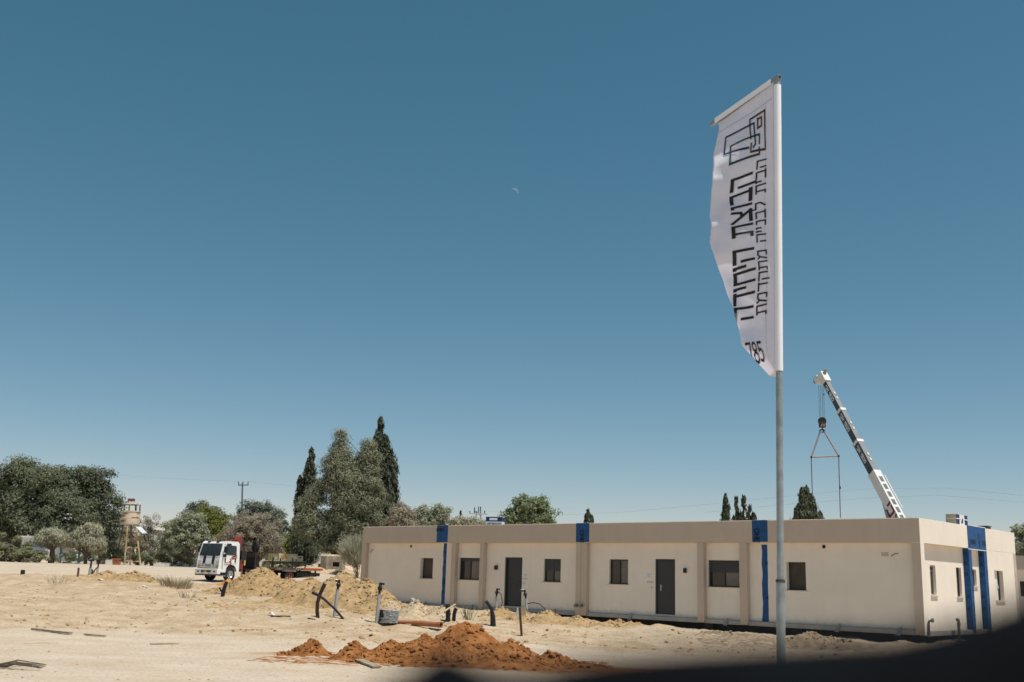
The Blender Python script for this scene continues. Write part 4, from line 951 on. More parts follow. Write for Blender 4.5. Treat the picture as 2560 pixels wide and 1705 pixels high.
cypress("cypress_tree", "very thin dark cypress tip at the far side of the lattice pylon", 1059, 130, [(1059, 1175, 1300, 4)], 1500, lf_cyp, 42, "cypress trees", (.14, .05))
cypress("cypress_tree", "slim cypress behind the roof left of the third blue patch", 1670, 84, [(1668, 1139, 1225, 6), (1671, 1152, 1225, 7)], 7000, lf_cyp, 43, "cypress trees")
cypress("cypress_tree", "bushy leaning cypress next to the slim one", 1708, 84, [(1693, 1143, 1225, 6), (1710, 1143, 1225, 9), (1722, 1160, 1225, 9), (1733, 1178, 1225, 8), (1702, 1165, 1225, 10)], 2600, leaf_mat("cypress_olive", (0.045, 0.05, 0.03), (0.13, 0.13, 0.085), .2), 44, "cypress trees", (.2, .06))
cypress("cypress_tree", "conical dark conifer behind the roof right of the flagpole", 1856, 80, [(1854, 1122, 1240, 17), (1845, 1125, 1235, 13), (1862, 1138, 1240, 18), (1872, 1165, 1235, 15), (1837, 1166, 1235, 14), (1886, 1180, 1230, 7)], 15000, leaf_mat("conifer_green", (0.045, 0.055, 0.034), (0.155, 0.165, 0.105), .2), 45, "cypress trees", (.2, .055))
tree("broadleaf_tree", "grey green tree at the right edge beyond the neighbouring building", 2356, 74, [(2362, 1250, 34, 36), (2350, 1275, 22, 20), (2395, 1240, 50, 40)], 9000, (.14, .055), lf_pale, seed=46, clump=.3, trunk_r=.2)

# dry weeds on the open ground
def weed(label, u, v, wpx, hpx, n, seed, m=None, cat="weed", name="dry_weed", group="dry weeds", stray=.5):
    p = ground(u, v); s_ = mpx(p.y); rg = random.Random(seed); vs = []; fs = []
    for i in range(n):
        a = rg.uniform(0, 6.28); q = rg.random() ** .7 * wpx * s_ * .35; x, y = q * math.cos(a), q * math.sin(a) * .6
        h = hpx * s_ * rg.uniform(.4, 1.05); lx = math.cos(a) * h * stray * rg.random() * 1.6; ly = math.sin(a) * h * stray * rg.random(); w = .004 + .006 * rg.random()
        z = gz(p.x + x, p.y + y) - p.z; k = len(vs)
        vs += [(x - w, y, z - .02), (x + w, y, z - .02), (x + lx * .45 + w, y + ly * .4, z + h * .6), (x + lx * .45 - w, y + ly * .4, z + h * .6), (x + lx, y + ly, z + h)]
        fs += [(k, k + 1, k + 2, k + 3), (k + 3, k + 2, k + 4)]
    o = MB().add(vs, fs).build(name, m or leaf_mat("dry_straw", (.30, .25, .15), (.50, .43, .29), .4), None); o.location = p
    return tag(o, label, cat, group)
weed("wide patch of grey dry weeds left of the truck", 405, 1350, 95, 26, 360, 1, stray=1.0)
weed("sprawling bare twig bush on the rough ground at the left", 132, 1342, 60, 26, 26, 2, pale_bark, stray=1.6)
weed("thin dry weeds behind the pair of distant standpipes", 250, 1325, 40, 14, 120, 3)
weed("tuft of dark dry grass on the slope of the big mound", 843, 1388, 24, 22, 140, 4, lf_bush)
weed("sparse dry stalks in front of the truck weeds", 430, 1375, 60, 20, 40, 5)
weed("green weed sprig behind the black pipe stubs", 1076, 1425, 30, 40, 26, 6, lf_hedge)
weed("small green weed against the dark base of the building", 1176, 1402, 18, 16, 40, 7, lf_hedge)

# ================================================================== FAR SMALL STRUCTURES
def wbox(p, w, d, h, rz=0): return Matrix.Translation(p) @ Matrix.Rotation(rz, 4, 'Z')
p = onground(85, 108); c = thing("site_cabin", "white prefab cabin half hidden behind the grey shrubs", "cabin", p)
MB().box(-2.0, 2.6, 0, 2.4, .2, 2.4).build("cabin_body", white_m, c)
MB().box(-2.15, 2.75, -.25, 2.5, 2.401, 2.55).build("roof", white_m, c)
MB().box(-1.25, .45, -.05, -.001, 1.05, 2.05).build("window", mat("blue_grey_panel", (.22, .25, .31), .4, .05), c)
p = onground(150, 108); c = thing("shade_frame", "blue posted shade frame behind the hedge", "shelter", p)
for x in (-.75, 1.1): MB().box(x - .09, x + .09, -.09, .09, 0, 1.7).build("post", mat("blue_post", (.06, .22, .38), .5, .1), c)
MB().box(-1.1, 1.5, -.6, 1.6, 1.55, 1.95).build("canopy", mat("grey_canopy", (.14, .15, .17), .7, .1), c)
MB().box(-.65, 1.0, -.04, .04, 1.1, 1.2).build("rail", white_m, c)
p = onground(375, 134); c = thing("white_building", "low white building with a dark roof line behind the trees", "building", p)
MB().box(-3.2, 2.2, 0, 5, 0, 4.2).build("wall", white_m, c)
MB().box(-3.3, 2.3, -.1, 5.1, 4.201, 4.36).build("roof", dark_m, c)
MB().box(1.0, 1.8, -.04, -.001, 2.9, 3.7).build("window", glass_m, c)
p = onground(310, 128); c = thing("white_wall", "long low white wall glimpsed behind the watchtower", "wall", p); c["kind"] = "thing"
MB().box(-9, 9, 0, .2, 0, 1.5).build("wall_body", white_m, c)
p = onground(610, 125); c = thing("white_wall", "pale wall glimpsed behind the dry tree trunk", "wall", p); c["kind"] = "thing"
MB().box(-5, 8, 0, .2, 0, 2.0).build("wall_body", white_m, c)
p = onground(655, 108); c = thing("crate_stack", "stack of dark crates left of the green tracked vehicle", "crates", p)
for i in range(3):
    for j in range(2): MB().box(-1.6 + j * .75, -.9 + j * .75, -.3, .3, .02 + i * .52, .50 + i * .52).build("crate", mat("crate_brown", (.12, .11, .10), .8, .2), c)
p = onground(264, 103); c = thing("terracotta_pot", "square terracotta planter at the foot of the watchtower", "planter", p)
MB().box(-.28, .28, -.28, .28, 0, .5, taper=(1.15, 1.15)).box(-.36, .36, -.36, .36, .501, .58).build("pot_body", mat("terracotta", (.42, .15, .08), .8, .15), c)
for k, u in enumerate((372, 381)):
    p = onground(u, 102); c = thing("white_box", ("white cooler box left of its twin at the field edge", "grey white cooler box right of its twin at the field edge")[k], "box", p, .1 * k, "white boxes at the field edge")
    MB().box(-.19, .19, -.15, .15, 0, .30).build("box_body", white_m if k == 0 else mat("grey_white", (.55, .55, .53), .6, .1), c, bevel=.01)
    MB().box(-.2, .2, -.16, .16, .301, .34).build("lid", white_m, c)

# watchtower
rust_m = mat("rusty_cream_steel_old", (.36, .18, .09), .85, .0, 1.6, .2, 20, col2=(.74, .60, .45), detail=9)
rust_m = mat("rusty_cream_steel", (.64, .50, .37), .85, .1, 1.2, .15, 25, col2=(.72, .60, .47), detail=8)
_t = rust_m.node_tree; _p = _t.nodes["Principled BSDF"]; _src = _p.inputs["Base Color"].links[0].from_socket
_tc = _t.nodes.new("ShaderNodeTexCoord"); _mp = _t.nodes.new("ShaderNodeMapping"); _mp.inputs["Scale"].default_value = (1.1, 1.1, 3.4); _mp.inputs["Location"].default_value = (3.1, .4, .2)
_n = _t.nodes.new("ShaderNodeTexNoise"); _n.inputs["Scale"].default_value = 1.0; _n.inputs["Detail"].default_value = 9; _t.links.new(_tc.outputs["Object"], _mp.inputs[0]); _t.links.new(_mp.outputs[0], _n.inputs["Vector"])
_r = _t.nodes.new("ShaderNodeValToRGB"); _r.color_ramp.elements[0].position = .53; _r.color_ramp.elements[1].position = .62; _t.links.new(_n.outputs[0], _r.inputs[0])
_x = _t.nodes.new("ShaderNodeMix"); _x.data_type = 'RGBA'; _x.inputs[7].default_value = (.22, .11, .065, 1); _t.links.new(_r.outputs[0], _x.inputs[0]); _t.links.new(_src, _x.inputs[6]); _t.links.new(_x.outputs[2], _p.inputs["Base Color"])
cream_m = mat("cream_steel", (.55, .43, .28), .8, .25, 2.5, .1, 20, col2=(.66, .55, .40))
leg_m = mat("ochre_steel", (.42, .30, .15), .8, .3, 1.5, col2=(.56, .43, .25))
brown_m = mat("brown_steel", (.16, .08, .05), .85, .3, 3)
YT = 104.0
wt = thing("watchtower", "old rusty cream watchtower on four splayed legs with an open lookout on top", "tower", onground(300, YT)); wb = Vector(wt.location)
def tp(u, v, dy=0): return at(u, v, YT + dy) - wb
legs = [((264, 1300), (283, 1210), 1.2), ((285.5, 1301), (293, 1209), -1.2), ((299, 1301), (301.5, 1208), 1.6), ((323, 1302), (313, 1210), -.6)]
for (a, b, dy) in legs:
    lo, hi = tp(a[0], a[1], dy), tp(b[0], b[1], dy * .6); lo.z = gz(lo.x + wb.x, lo.y + wb.y) - wb.z - .1
    MB().tube([lo, hi], .085, 8).build("leg", leg_m if dy < 1 else mat("ochre_brown", (.26, .17, .09), .8, .3, 2), wt, smooth=True)
def lp(i, t):
    a, b, dy = legs[i]; lo, hi = tp(a[0], a[1], dy), tp(b[0], b[1], dy * .6); return lo.lerp(hi, t)
for (i, j, t) in ((1, 3, .12), (1, 3, .46), (0, 2, .12), (0, 1, .82), (2, 3, .82), (1, 3, .84), (0, 2, .84)):
    MB().tube([lp(i, t), lp(j, t)], .05, 6).build("brace", leg_m if t < .5 else brown_m, wt)
for (i, j) in ((0, 1), (2, 3), (1, 3)):
    MB().tube([lp(i, .82), lp(j, .56)], .035, 6).build("brace", brown_m, wt)
c0 = tp(298.5, 1206, .2); c1 = tp(301, 1175, .2); axis = (c1 - c0); Mz = Matrix.Translation(c0) @ axis.to_track_quat('Z', 'Y').to_matrix().to_4x4(); hd = axis.length; rd = 21 * mpx(YT)
MB().lathe([(.01, 0), (rd * .99, 0), (rd, .05), (rd * 1.0, hd * .46), (rd * 1.02, hd * .47), (rd * 1.0, hd * .48), (rd, hd * .9), (rd * 1.05, hd * .93), (rd * 1.05, hd), (rd * .9, hd)], 28, Mz).build("drum", rust_m, wt, smooth=True)
h2 = 14 * mpx(YT)
for k in range(9):
    t = 2 * math.pi * (k + .3) / 9; p0 = Mz @ Vector((rd * .97 * math.cos(t), rd * .97 * math.sin(t), hd)); p1 = Mz @ Vector((rd * .93 * math.cos(t), rd * .93 * math.sin(t), hd + h2))
    MB().tube([p0, p1], .05, 6).build("post", mat("dark_post", (.05, .05, .055), .7, .2) if k % 3 else cream_m, wt)
MB().lathe([(.01, hd + h2), (rd * 1.0, hd + h2), (rd * 1.0, hd + h2 + .06), (rd * .5, hd + h2 + .14), (.01, hd + h2 + .18)], 24, Mz).build("roof", cream_m, wt, smooth=True)
q = Mz @ Vector((-.12, -.1, hd + h2 + .14))
MB().box(q.x - .32, q.x + .32, q.y - .12, q.y + .12, q.z + .22, q.z + .48).build("roof_box", brown_m, wt)
for x in (-.28, .0, .28): MB().tube([q + Vector((x, 0, -.1)), q + Vector((x, 0, .22))], .018, 5).build("roof_box_post", brown_m, wt)
MB().tube([Mz @ Vector((.35, -.2, hd + h2 + .2)), Mz @ Vector((.35, -.2, hd + h2 + .35)), Mz @ Vector((.7, -.3, hd + h2 + .15))], .05, 6).build("roof_pipe", brown_m, wt)
MB().lathe([(.01, -.14), (.12, -.1), (.12, .1), (.01, .14)], 10, Matrix.Translation(tp(320, 1158, -1.2))).build("lamp", white_m, wt, smooth=True)
# solar panel + control box
sp0, sp1 = tp(312, 1211, -.9), tp(325, 1211, -.9); sp2, sp3 = tp(338, 1225, -1.5), tp(327, 1226, -1.5)
MB().add([sp0, sp1, sp2, sp3] + [p + Vector((0, .02, -.05)) for p in (sp0, sp1, sp2, sp3)], [(3, 2, 1, 0), (4, 5, 6, 7), (0, 1, 5, 4), (1, 2, 6, 5), (2, 3, 7, 6), (3, 0, 4, 7)]).build("solar_panel", mat("pale_panel", (.62, .66, .70), .25, .06, 8), wt)
MB().tube([lp(3, .86), (sp2 + sp3) / 2], .03, 5).build("panel_bracket", steel_m, wt)
q = tp(319.5, 1237, -1.0); MB().box(q.x - .22, q.x + .22, q.y - .1, q.y + .1, q.z - .24, q.z + .24).build("control_box", mat("khaki_box", (.30, .24, .15), .7, .1), wt)

# utility pole and wires
pole_m = mat("weathered_pole", (.13, .13, .12), .9, .2, 5)
YU = 140.0; up = thing("utility_pole", "tall slim utility pole with a short crossarm behind the trees", "utility pole", onground(551, YU)); ub_ = Vector(up.location)
top = at(557.5, 1110, YU) - ub_; MB().tube([Vector((0, 0, -.3)), top * .6, top], [.15, .12, .10], 10).build("shaft", pole_m, up, smooth=True)
a0, a1 = at(547.5, 1115, YU) - ub_, at(571, 1115, YU - 1) - ub_; MB().tube([a0, a1], .07, 6).build("crossarm", pole_m, up)
for u in (548.5, 558.5, 570): MB().tube([at(u, 1115, YU) - ub_, at(u + .3, 1107, YU) - ub_], .06, 6).build("insulator", black_m, up)
YL = 118.0; lpn = thing("lattice_pylon", "lattice power pylon top with a wide crossarm behind the roof", "pylon", onground(1098, YL)); lb = Vector(lpn.location)
pt_ = at(1100.5, 1176, YL) - lb
for sx in (-1, 1):
    MB().tube([Vector((sx * .45, 0, -.3)), pt_ + Vector((sx * .25, 0, 0))], .06, 5).build("upright", steel_m, lpn)
mb = MB()
for k in range(14):
    t0, t1 = k / 14, (k + 1) / 14; sx = 1 if k % 2 else -1
    pA = Vector((sx * .45, 0, 0)).lerp(pt_ + Vector((sx * .25, 0, 0)), t0); pB = Vector((-sx * .45, 0, 0)).lerp(pt_ + Vector((-sx * .25, 0, 0)), t1); mb.tube([pA, pB], .035, 4)
mb.build("lattice", steel_m, lpn)
MB().tube([at(1079, 1180, YL) - lb, at(1121, 1181.5, YL) - lb], .07, 5).build("crossarm", steel_m, lpn)
for u, v0_, v1_ in ((1080, 1180, 1175), (1091, 1180, 1166), (1092, 1180, 1174), (1096, 1180, 1174.5), (1100.5, 1180, 1164.5), (1105, 1180, 1164.5), (1114, 1181, 1174)):
    MB().tube([at(u, v0_, YL) - lb, at(u, v1_, YL) - lb], .055, 5).build("insulator", black_m, lpn)
wire_m = mat("dark_wire", (.10, .10, .11), .6, .05)
def wire(label, pts, r=.008):
    P = [at(*q) for q in pts]; path = []
    for i in range(len(P) - 1):
        for k in range(12):
            t = k / 12; p = P[i].lerp(P[i + 1], t); path.append(p)
    path.append(P[-1]); o0 = path[0]
    o = MB().tube([q - o0 for q in path], r, 4).build("power_line", wire_m); o.location = o0
    return tag(o, label, "power line", "power lines")
wire("thin power line running left from the utility pole", [(548.5, 1107, YU), (430, 1102, YU), (260, 1092, YU), (100, 1078, YU), (-60, 1060, YU)])
wire("thin power line running right from the utility pole into the trees", [(570, 1107, YU - 1), (640, 1114, YU - 2), (700, 1120, YU - 4), (790, 1128, YU - 8)])
wire("upper power line rising right from the lattice pylon", [(1114, 1174, YL), (1300, 1184, YL), (1450, 1176, YL), (1650, 1157, YL), (1850, 1137, YL), (2000, 1123, YL), (2180, 1122, YL), (2420, 1146, YL)])
wire("lower power line behind the conical conifer", [(1620, 1178, YL), (1800, 1160, YL), (2000, 1145, YL), (2150, 1138, YL), (2420, 1160, YL)])

# half buried bunker
bk = thing("concrete_bunker", "small weathered concrete bunker with a dark slot half buried in the pale mound", "bunker", onground(762, 86) + Vector((0, 0, .55)), .25)
conc = mat("weathered_concrete", (.26, .21, .15), .95, .2, 2.5, .5, 20, col2=(.44, .38, .29), detail=9)
outl = [(-.95, -.3), (-.55, -.75), (.65, -.78), (.98, -.35), (.95, .7), (-.9, .7)]
mb = MB(); n = len(outl)
for i in range(n):
    a, b = outl[i], outl[(i + 1) % n]
    if i == 1:
        for (t0, t1, z0, z1) in ((0, .42, -.6, .78), (.42, .86, .34, .78), (.86, 1, -.6, .78), (.42, .86, -.6, -.02)):
            p, q = [(a[0] + (b[0] - a[0]) * t, a[1] + (b[1] - a[1]) * t) for t in (t0, t1)]
            mb.add([(p[0], p[1], z0), (q[0], q[1], z0), (q[0], q[1], z1), (p[0], p[1], z1), (p[0], p[1] + .22, z0), (q[0], q[1] + .22, z0), (q[0], q[1] + .22, z1), (p[0], p[1] + .22, z1)], [(0, 1, 2, 3), (5, 4, 7, 6), (0, 3, 7, 4), (1, 5, 6, 2), (0, 4, 5, 1), (3, 2, 6, 7)])
    else: mb.add([(a[0], a[1], -.6), (b[0], b[1], -.6), (b[0], b[1], .78), (a[0], a[1], .78)], [(0, 1, 2, 3)])
mb.build("wall", conc, bk)
mb = MB(); mb.add([(p[0] * .96, p[1] * .96, .775) for p in outl] + [(p[0] * .5, p[1] * .5, .92) for p in outl], [tuple(range(n, 2 * n))] + [(i, (i + 1) % n, n + (i + 1) % n, n + i) for i in range(n)]); mb.build("roof", pale_soil, bk)
MB().box(-.7, .7, -.45, .5, -.3, .3).build("dark_interior", void_m, bk)

# ================================================================== FLATBED TRUCK
TY = math.radians(236)                         # driving direction
tb = onground(476, 71.2); tb.z = gz(tb.x + .9, tb.y + 1.2)
trk = thing("flatbed_truck", "white cab flatbed truck with black bonnet stripes and a folded red loader crane", "truck", tb, 0)
def TM():   # local: x forward, y to the truck's left, z up; origin under the middle of the front axle bumper
    return TY
trk.rotation_euler = (0, 0, TY)
# with heading 226 deg the side facing the camera is the truck's left side (+y)
wcab = mat("cab_white_paint", (.78, .78, .77), .28, .03, 2, spec=.5)
W2 = 1.06
# cab: side profile (x, z) pushed across the width, tapered roof
prof = [(.02, .78), (.02, 1.15), (-.04, 1.62), (-.25, 2.46), (-.38, 2.54), (-1.50, 2.54), (-1.64, 2.42), (-1.68, .95), (-1.68, .62), (-1.55, .62), (-1.48, .86), (-1.28, 1.05), (-1.02, 1.10), (-.76, 1.05), (-.58, .86), (-.52, .50), (-.06, .50)]
mb = MB(); NP = len(prof); vs = []
for (yy, kz) in ((-W2, 1), (W2, 1)):
    for (x, z) in prof:
        tw = 1 - .07 * max(0, (z - 1.5) / 1.0); vs.append((x, yy * tw, z))
fs = [(i, (i + 1) % NP, NP + (i + 1) % NP, NP + i) for i in range(NP)]
mb.add(vs, fs); mb.f += [tuple(range(NP)), tuple(range(2 * NP - 1, NP - 1, -1))]
mb.build("cab", wcab, trk, bevel=.035)
def sw(z): return 1 - .07 * max(0, (z - 1.5) / 1.0)
def front_x(z): return float(np.interp(z, [.78, 1.15, 1.62, 2.46, 2.54], [.02, .02, -.04, -.25, -.38]))
def fquad(y0, y1, z0, z1, off=.006, y2=None, y3=None):
    return [(front_x(z0) + off, y0, z0), (front_x(z0) + off, y1, z0), (front_x(z1) + off, y3 if y3 is not None else y1, z1), (front_x(z1) + off, y2 if y2 is not None else y0, z1)]
def plate(name, quad, m, parent=trk, th=.01, axis=(1, 0, 0)):
    q = [Vector(p) for p in quad]; nrm = (q[1] - q[0]).cross(q[3] - q[0]).normalized() * th
    return MB().add(q + [p - nrm for p in q], [(0, 1, 2, 3), (7, 6, 5, 4), (0, 4, 5, 1), (1, 5, 6, 2), (2, 6, 7, 3), (3, 7, 4, 0)]).build(name, m, parent)
glass_t = mat("tinted_glass", (.035, .042, .04), .08, .4, 1.5, spec=.35)
sblack = mat("stripe_black", (.015, .015, .017), .4, .05)
plate("windscreen", fquad(-1.02, 1.02, 1.64, 2.40, .012, -.95, .95), glass_t)
plate("cowl", fquad(-.88, .88, 1.60, 1.655, .02), sblack)
for yy in (.30, -.56):
    plate("stripe", fquad(yy, yy + .26, 1.16, 1.60, .008), sblack)
    MB().box(-.52, -.24, yy + .02, yy + .24, 2.47, 2.552).build("stripe", sblack, trk)
    plate("stripe", fquad(yy, yy + .26, .98, 1.155, .008), sblack)
gr = plate("grille", fquad(-.72, .72, .86, 1.08, .014), wcab)
for (y0, y1, z0, z1) in ((-.32, .32, .90, .96), (-.62, -.44, .90, .97), (.44, .62, .90, .97), (-.6, -.42, 1.02, 1.06), (-.28, .28, 1.0, 1.04), (.42, .6, 1.02, 1.06)):
    plate("slot", fquad(y0, y1, z0, z1, .022), sblack, gr)
plate("front_gap", fquad(-1.0, 1.0, .79, .83, .01), sblack)
bu = MB().box(-.12, .16, -1.09, 1.09, .42, .76).build("bumper", wcab, trk, bevel=.03)
MB().box(-.10, .14, -1.08, 1.08, .33, .418).build("bumper_skirt", mat("dark_brown_plastic", (.06, .05, .045), .7, .1), bu)
MB().box(.161, .168, -.48, .48, .53, .66).build("air_slot", sblack, bu)
MB().box(.169, .178, -.20, .10, .525, .67).build("number_plate", mat("yellow_plate", (.55, .36, .03), .5, .08), bu)
for yy in (-.85, .72): MB().box(.161, .168, yy, yy + .17, .54, .63).build("fog_lamp", sblack, bu)
for yy in (-.45, .25): MB().box(.161, .166, yy, yy + .22, .45, .475).build("vent_slot", sblack, bu)
lampm = mat("lamp_glass", (.55, .52, .45), .12, .2, 9, spec=.6)
for sgn in (-1, 1):
    a, b = (.72, 1.035) if sgn > 0 else (-1.035, -.72)
    plate("headlight", fquad(a, b, 1.02, 1.30, .012), lampm)
    plate("indicator", fquad(a, b, .80, 1.01, .012), mat("amber_lamp", (.45, .30, .14), .2, .1))
# left (camera) side: door, window, stripes, mirror
def splate(name, poly, m, off=.006, sgn=1, parent=trk):
    q = [(x, sgn * (W2 * sw(z) + off), z) for x, z in poly]; k = len(q); qi = [(x, y - sgn * .012, z) for x, y, z in q]
    f = [tuple(range(k)), tuple(range(2 * k - 1, k - 1, -1))] + [(i, (i + 1) % k, k + (i + 1) % k, k + i) for i in range(k)]
    return MB().add(q + qi, f).build(name, m, parent)
redm_ = mat("red_graphic", (.32, .035, .03), .4, .08)
for sgn in (1, -1):
    d = splate("door", [(-.45, .98), (-.40, 1.7), (-.46, 2.36), (-1.40, 2.36), (-1.47, 1.7), (-1.47, 1.13), (-.9, 1.13), (-.62, 1.0)], wcab, .012, sgn)
    splate("side_window", [(-.48, 1.68), (-.53, 2.30), (-1.34, 2.30), (-1.40, 2.2), (-1.40, 1.68)], glass_t, .020, sgn, d)
    splate("handle", [(-1.27, 1.20), (-1.27, 1.44), (-1.38, 1.44), (-1.38, 1.20)], sblack, .022, sgn, d)
    splate("step_vent", [(-.42, 1.18), (-.40, 1.50), (-.50, 1.50), (-.50, 1.18)], sblack, .022, sgn)
    for k, poly in enumerate(([(-.42, 1.15), (-.42, 1.19), (-.80, 1.21), (-.80, 1.17)], [(-.42, 1.05), (-.42, 1.08), (-.95, 1.11), (-.95, 1.06)], [(-.95, 1.06), (-1.03, 1.16), (-.86, 1.24), (-.84, 1.18), (-.94, 1.14), (-.86, 1.07)],
        [(-.86, 1.22), (-1.00, 1.30), (-.92, 1.48), (-.86, 1.44), (-.92, 1.33), (-.78, 1.26)], [(-.95, 1.44), (-1.02, 1.60), (-1.45, 1.70), (-1.45, 1.61), (-1.06, 1.53)], [(-1.00, 1.36), (-1.04, 1.47), (-1.45, 1.56), (-1.45, 1.49), (-1.08, 1.42)], [(-.8, 1.19), (-.96, 1.2), (-1.0, 1.28), (-.82, 1.26)])):
        splate("red_stripe", poly, redm_, .018, sgn, d)
    MB().tube([(-.40, sgn * 1.0, 2.36), (-.25, sgn * 1.28, 2.30), (-.25, sgn * 1.28, 1.66), (-.38, sgn * 1.02, 1.60)], .02, 6).build("mirror_arm", sblack, trk)
    MB().box(-.30, -.20, sgn * 1.28 - .13, sgn * 1.28 + .13, 1.80, 2.22).build("mirror", sblack, trk, bevel=.02)
    MB().box(-.30, -.20, sgn * 1.24 - .12, sgn * 1.24 + .12, 1.52, 1.74).build("mirror", sblack, trk, bevel=.02)
MB().box(-.95, -.55, .96, 1.02, 2.30, 2.42).build("rain_visor", sblack, trk)
MB().box(-.90, -.80, .62, .76, 2.552, 2.66).box(-.90, -.80, -.76, -.62, 2.552, 2.66).build("roof_marker_lamps", mat("red_lamp", (.45, .06, .03), .3, .1), trk)
MB().box(-1.4, -1.34, -.7, .7, 2.552, 2.60).build("roof_bar", redm_, trk)
# chassis, wheels
MB().box(-9.2, -.3, -.42, -.34, .62, .84).box(-9.2, -.3, .34, .42, .62, .84).box(-9.2, -9.1, -.34, .34, .62, .84).box(-2.2, -2.0, -.34, .34, .62, .84).build("chassis", black_m, trk)
MB().box(-1.5, -.55, -1.02, 1.02, .86, 1.0).build("wheel_arch", rubber_m, trk)
MB().box(-.62, -.10, .86, 1.07, .35, .55).build("cab_step", sblack, trk)
MB().box(-.60, -.14, .90, 1.09, .30, .345).build("step_tread", alu_m, trk)
def wheel(x, y, r, w, hub_m):
    M = Matrix.Translation((x, y, r)) @ Matrix.Rotation(math.pi / 2, 4, 'X')
    ty = MB().lathe([(r * .58, -w / 2), (r * .92, -w / 2), (r, -w * .36), (r, w * .36), (r * .92, w / 2), (r * .58, w / 2)], 28, M).build("wheel", rubber_m, trk, smooth=True)
    sg = -1 if y > 0 else 1
    MB().lathe([(r * .58, sg * w * .46), (r * .5, sg * w * .40), (r * .42, sg * w * .1), (r * .22, sg * w * .05), (r * .2, sg * w * .38), (.01, sg * w * .42)], 20, M).build("rim", hub_m, ty, smooth=True)
    return ty
hubm = mat("wheel_chrome", (.5, .5, .5), .3, .1, 5, metal=.6); hubr = mat("wheel_red_brown", (.20, .07, .045), .7, .2)
for y in (.90, -.90): wheel(-1.02, y, .43, .26, hubm)
for y in (.93, -.93): wheel(-6.45, y, .43, .26, hubr)
for y in (.62, -.62): wheel(-6.45, y, .43, .26, hubr)
# loader crane behind the cab
MB().box(-2.12, -1.84, -.35, .35, .85, 1.35).box(-2.10, -1.86, -.16, .16, 1.35, 2.2).build("crane_column", redm_, trk, bevel=.02)
crane_red = mat("crane_red", (.26, .045, .035), .45, .15, 4)
Mr = Matrix.Translation((0, 0, 0)) @ Matrix.Rotation(math.pi / 2, 4, 'X')
MB().prism([(-2.20, 1.9), (-1.86, 1.9), (-1.80, 2.75), (-1.95, 2.95), (-2.25, 2.90)], -.55, -.20, Mr).build("crane_boom", crane_red, trk, bevel=.02)
MB().box(-2.38, -2.22, .22, .50, 1.9, 2.85).build("crane_boom", mat("dark_blue_steel", (.05, .06, .08), .5, .1), trk, bevel=.02)
MB().tube([(-2.0, 1.0, .62), (-2.0, 1.0, 1.05), (-2.0, .3, 1.1)], .07, 8).build("outrigger", crane_red, trk)
MB().cyl((-2.0, 1.02, .18), (-2.0, 1.02, .66), .05, 8).cyl((-2.0, 1.02, .15), (-2.0, 1.02, .19), .13, 10).build("outrigger_foot", mat("rusty_pink", (.33, .19, .15), .8, .2), trk)
MB().box(-1.92, -1.80, .84, 1.06, .80, 1.4).build("valve_block", crane_red, trk, bevel=.02)
MB().box(-2.22, -2.10, .95, 1.08, 1.05, 1.38).build("warning_plate", mat("yellow_sign", (.55, .42, .12), .6, .15), trk)
MB().box(-2.32, -1.86, .50, 1.06, 1.22, 2.02).build("oil_tank", mat("tank_black", (.025, .026, .03), .4, .15), trk, bevel=.06)
MB().box(-2.1, -1.80, .05, .50, 1.10, 1.95).build("oil_tank", MATS["tank_black"], trk, bevel=.04)
for k in range(5):
    MB().tube([(-1.82, .7 + .05 * k, 1.9), (-1.9 - .05 * k, .95, 1.5 - .1 * k), (-1.88, 1.02, 1.1), (-1.95, .9, .8)], .02, 5).build("hose", rubber_m if k % 2 else crane_red, trk)
MB().box(-3.12, -3.04, -1.08, 1.08, .84, 2.0).build("headboard", mat("headboard_black", (.03, .028, .026), .7, .3), trk)
MB().box(-3.125, -3.035, .2, 1.0, 1.62, 1.92).build("headboard_window", mat("rust_panel", (.10, .07, .045), .8, .3), trk)
MB().tube([(-3.08, -.9, 2.0), (-3.08, -.9, 2.42), (-3.08, .95, 2.42), (-3.08, .95, 2.0)], .03, 6).build("headboard_rail", sblack, trk)
Ms = Matrix.Translation((-3.45, .62, 2.32)) @ Matrix.Rotation(math.pi / 2, 4, 'Y') @ Matrix.Rotation(.3, 4, 'X')
MB().lathe([(.22, -.11), (.38, -.11), (.42, -.05), (.42, .05), (.38, .11), (.22, .11), (.22, -.11)], 24, Ms).build("spare_tyre", rubber_m, trk, smooth=True)
MB().box(-3.7, -3.2, .3, .95, 1.86, 1.92).build("tyre_rack", sblack, trk)
MB().box(-2.9, -2.3, .6, 1.05, .25, .80).build("battery_box", black_m, trk, bevel=.02)
# bed
deck = mat("bed_grey_deck", (.42, .40, .37), .8, .12, 2)
MB().box(-9.3, -3.13, -1.12, 1.12, .96, 1.02).build("bed_deck", deck, trk)
MB().box(-9.3, -3.13, 1.121, 1.16, .86, 1.02).build("side_rail", mat("bed_dark_rail", (.06, .045, .04), .7, .3), trk)
MB().box(-9.3, -3.13, -1.16, -1.121, .86, 1.02).build("side_rail", MATS["bed_dark_rail"], trk)
MB().box(-9.6, -7.7, 1.161, 1.175, .87, 1.015).build("red_rail", mat("orange_red_paint", (.36, .075, .035), .5, .15), trk)
MB().box(-9.6, -9.301, -1.16, 1.16, .87, 1.03).build("tail_board", MATS["orange_red_paint"], trk)
for x in (-5.1, -5.3, -5.5, -6.9, -7.1, -7.3):
    MB().box(x - .06, x + .02, 1.161, 1.168, .90, .99).build("reflector", mat("amber_reflector", (.45, .24, .06), .4, .1), trk)
for x in (-4.2, -4.75, -5.9, -6.2, -7.5):
    MB().box(x - .08, x + .03, 1.161, 1.168, .90, .99).build("reflector", mat("dull_red", (.20, .05, .04), .5, .1), trk)
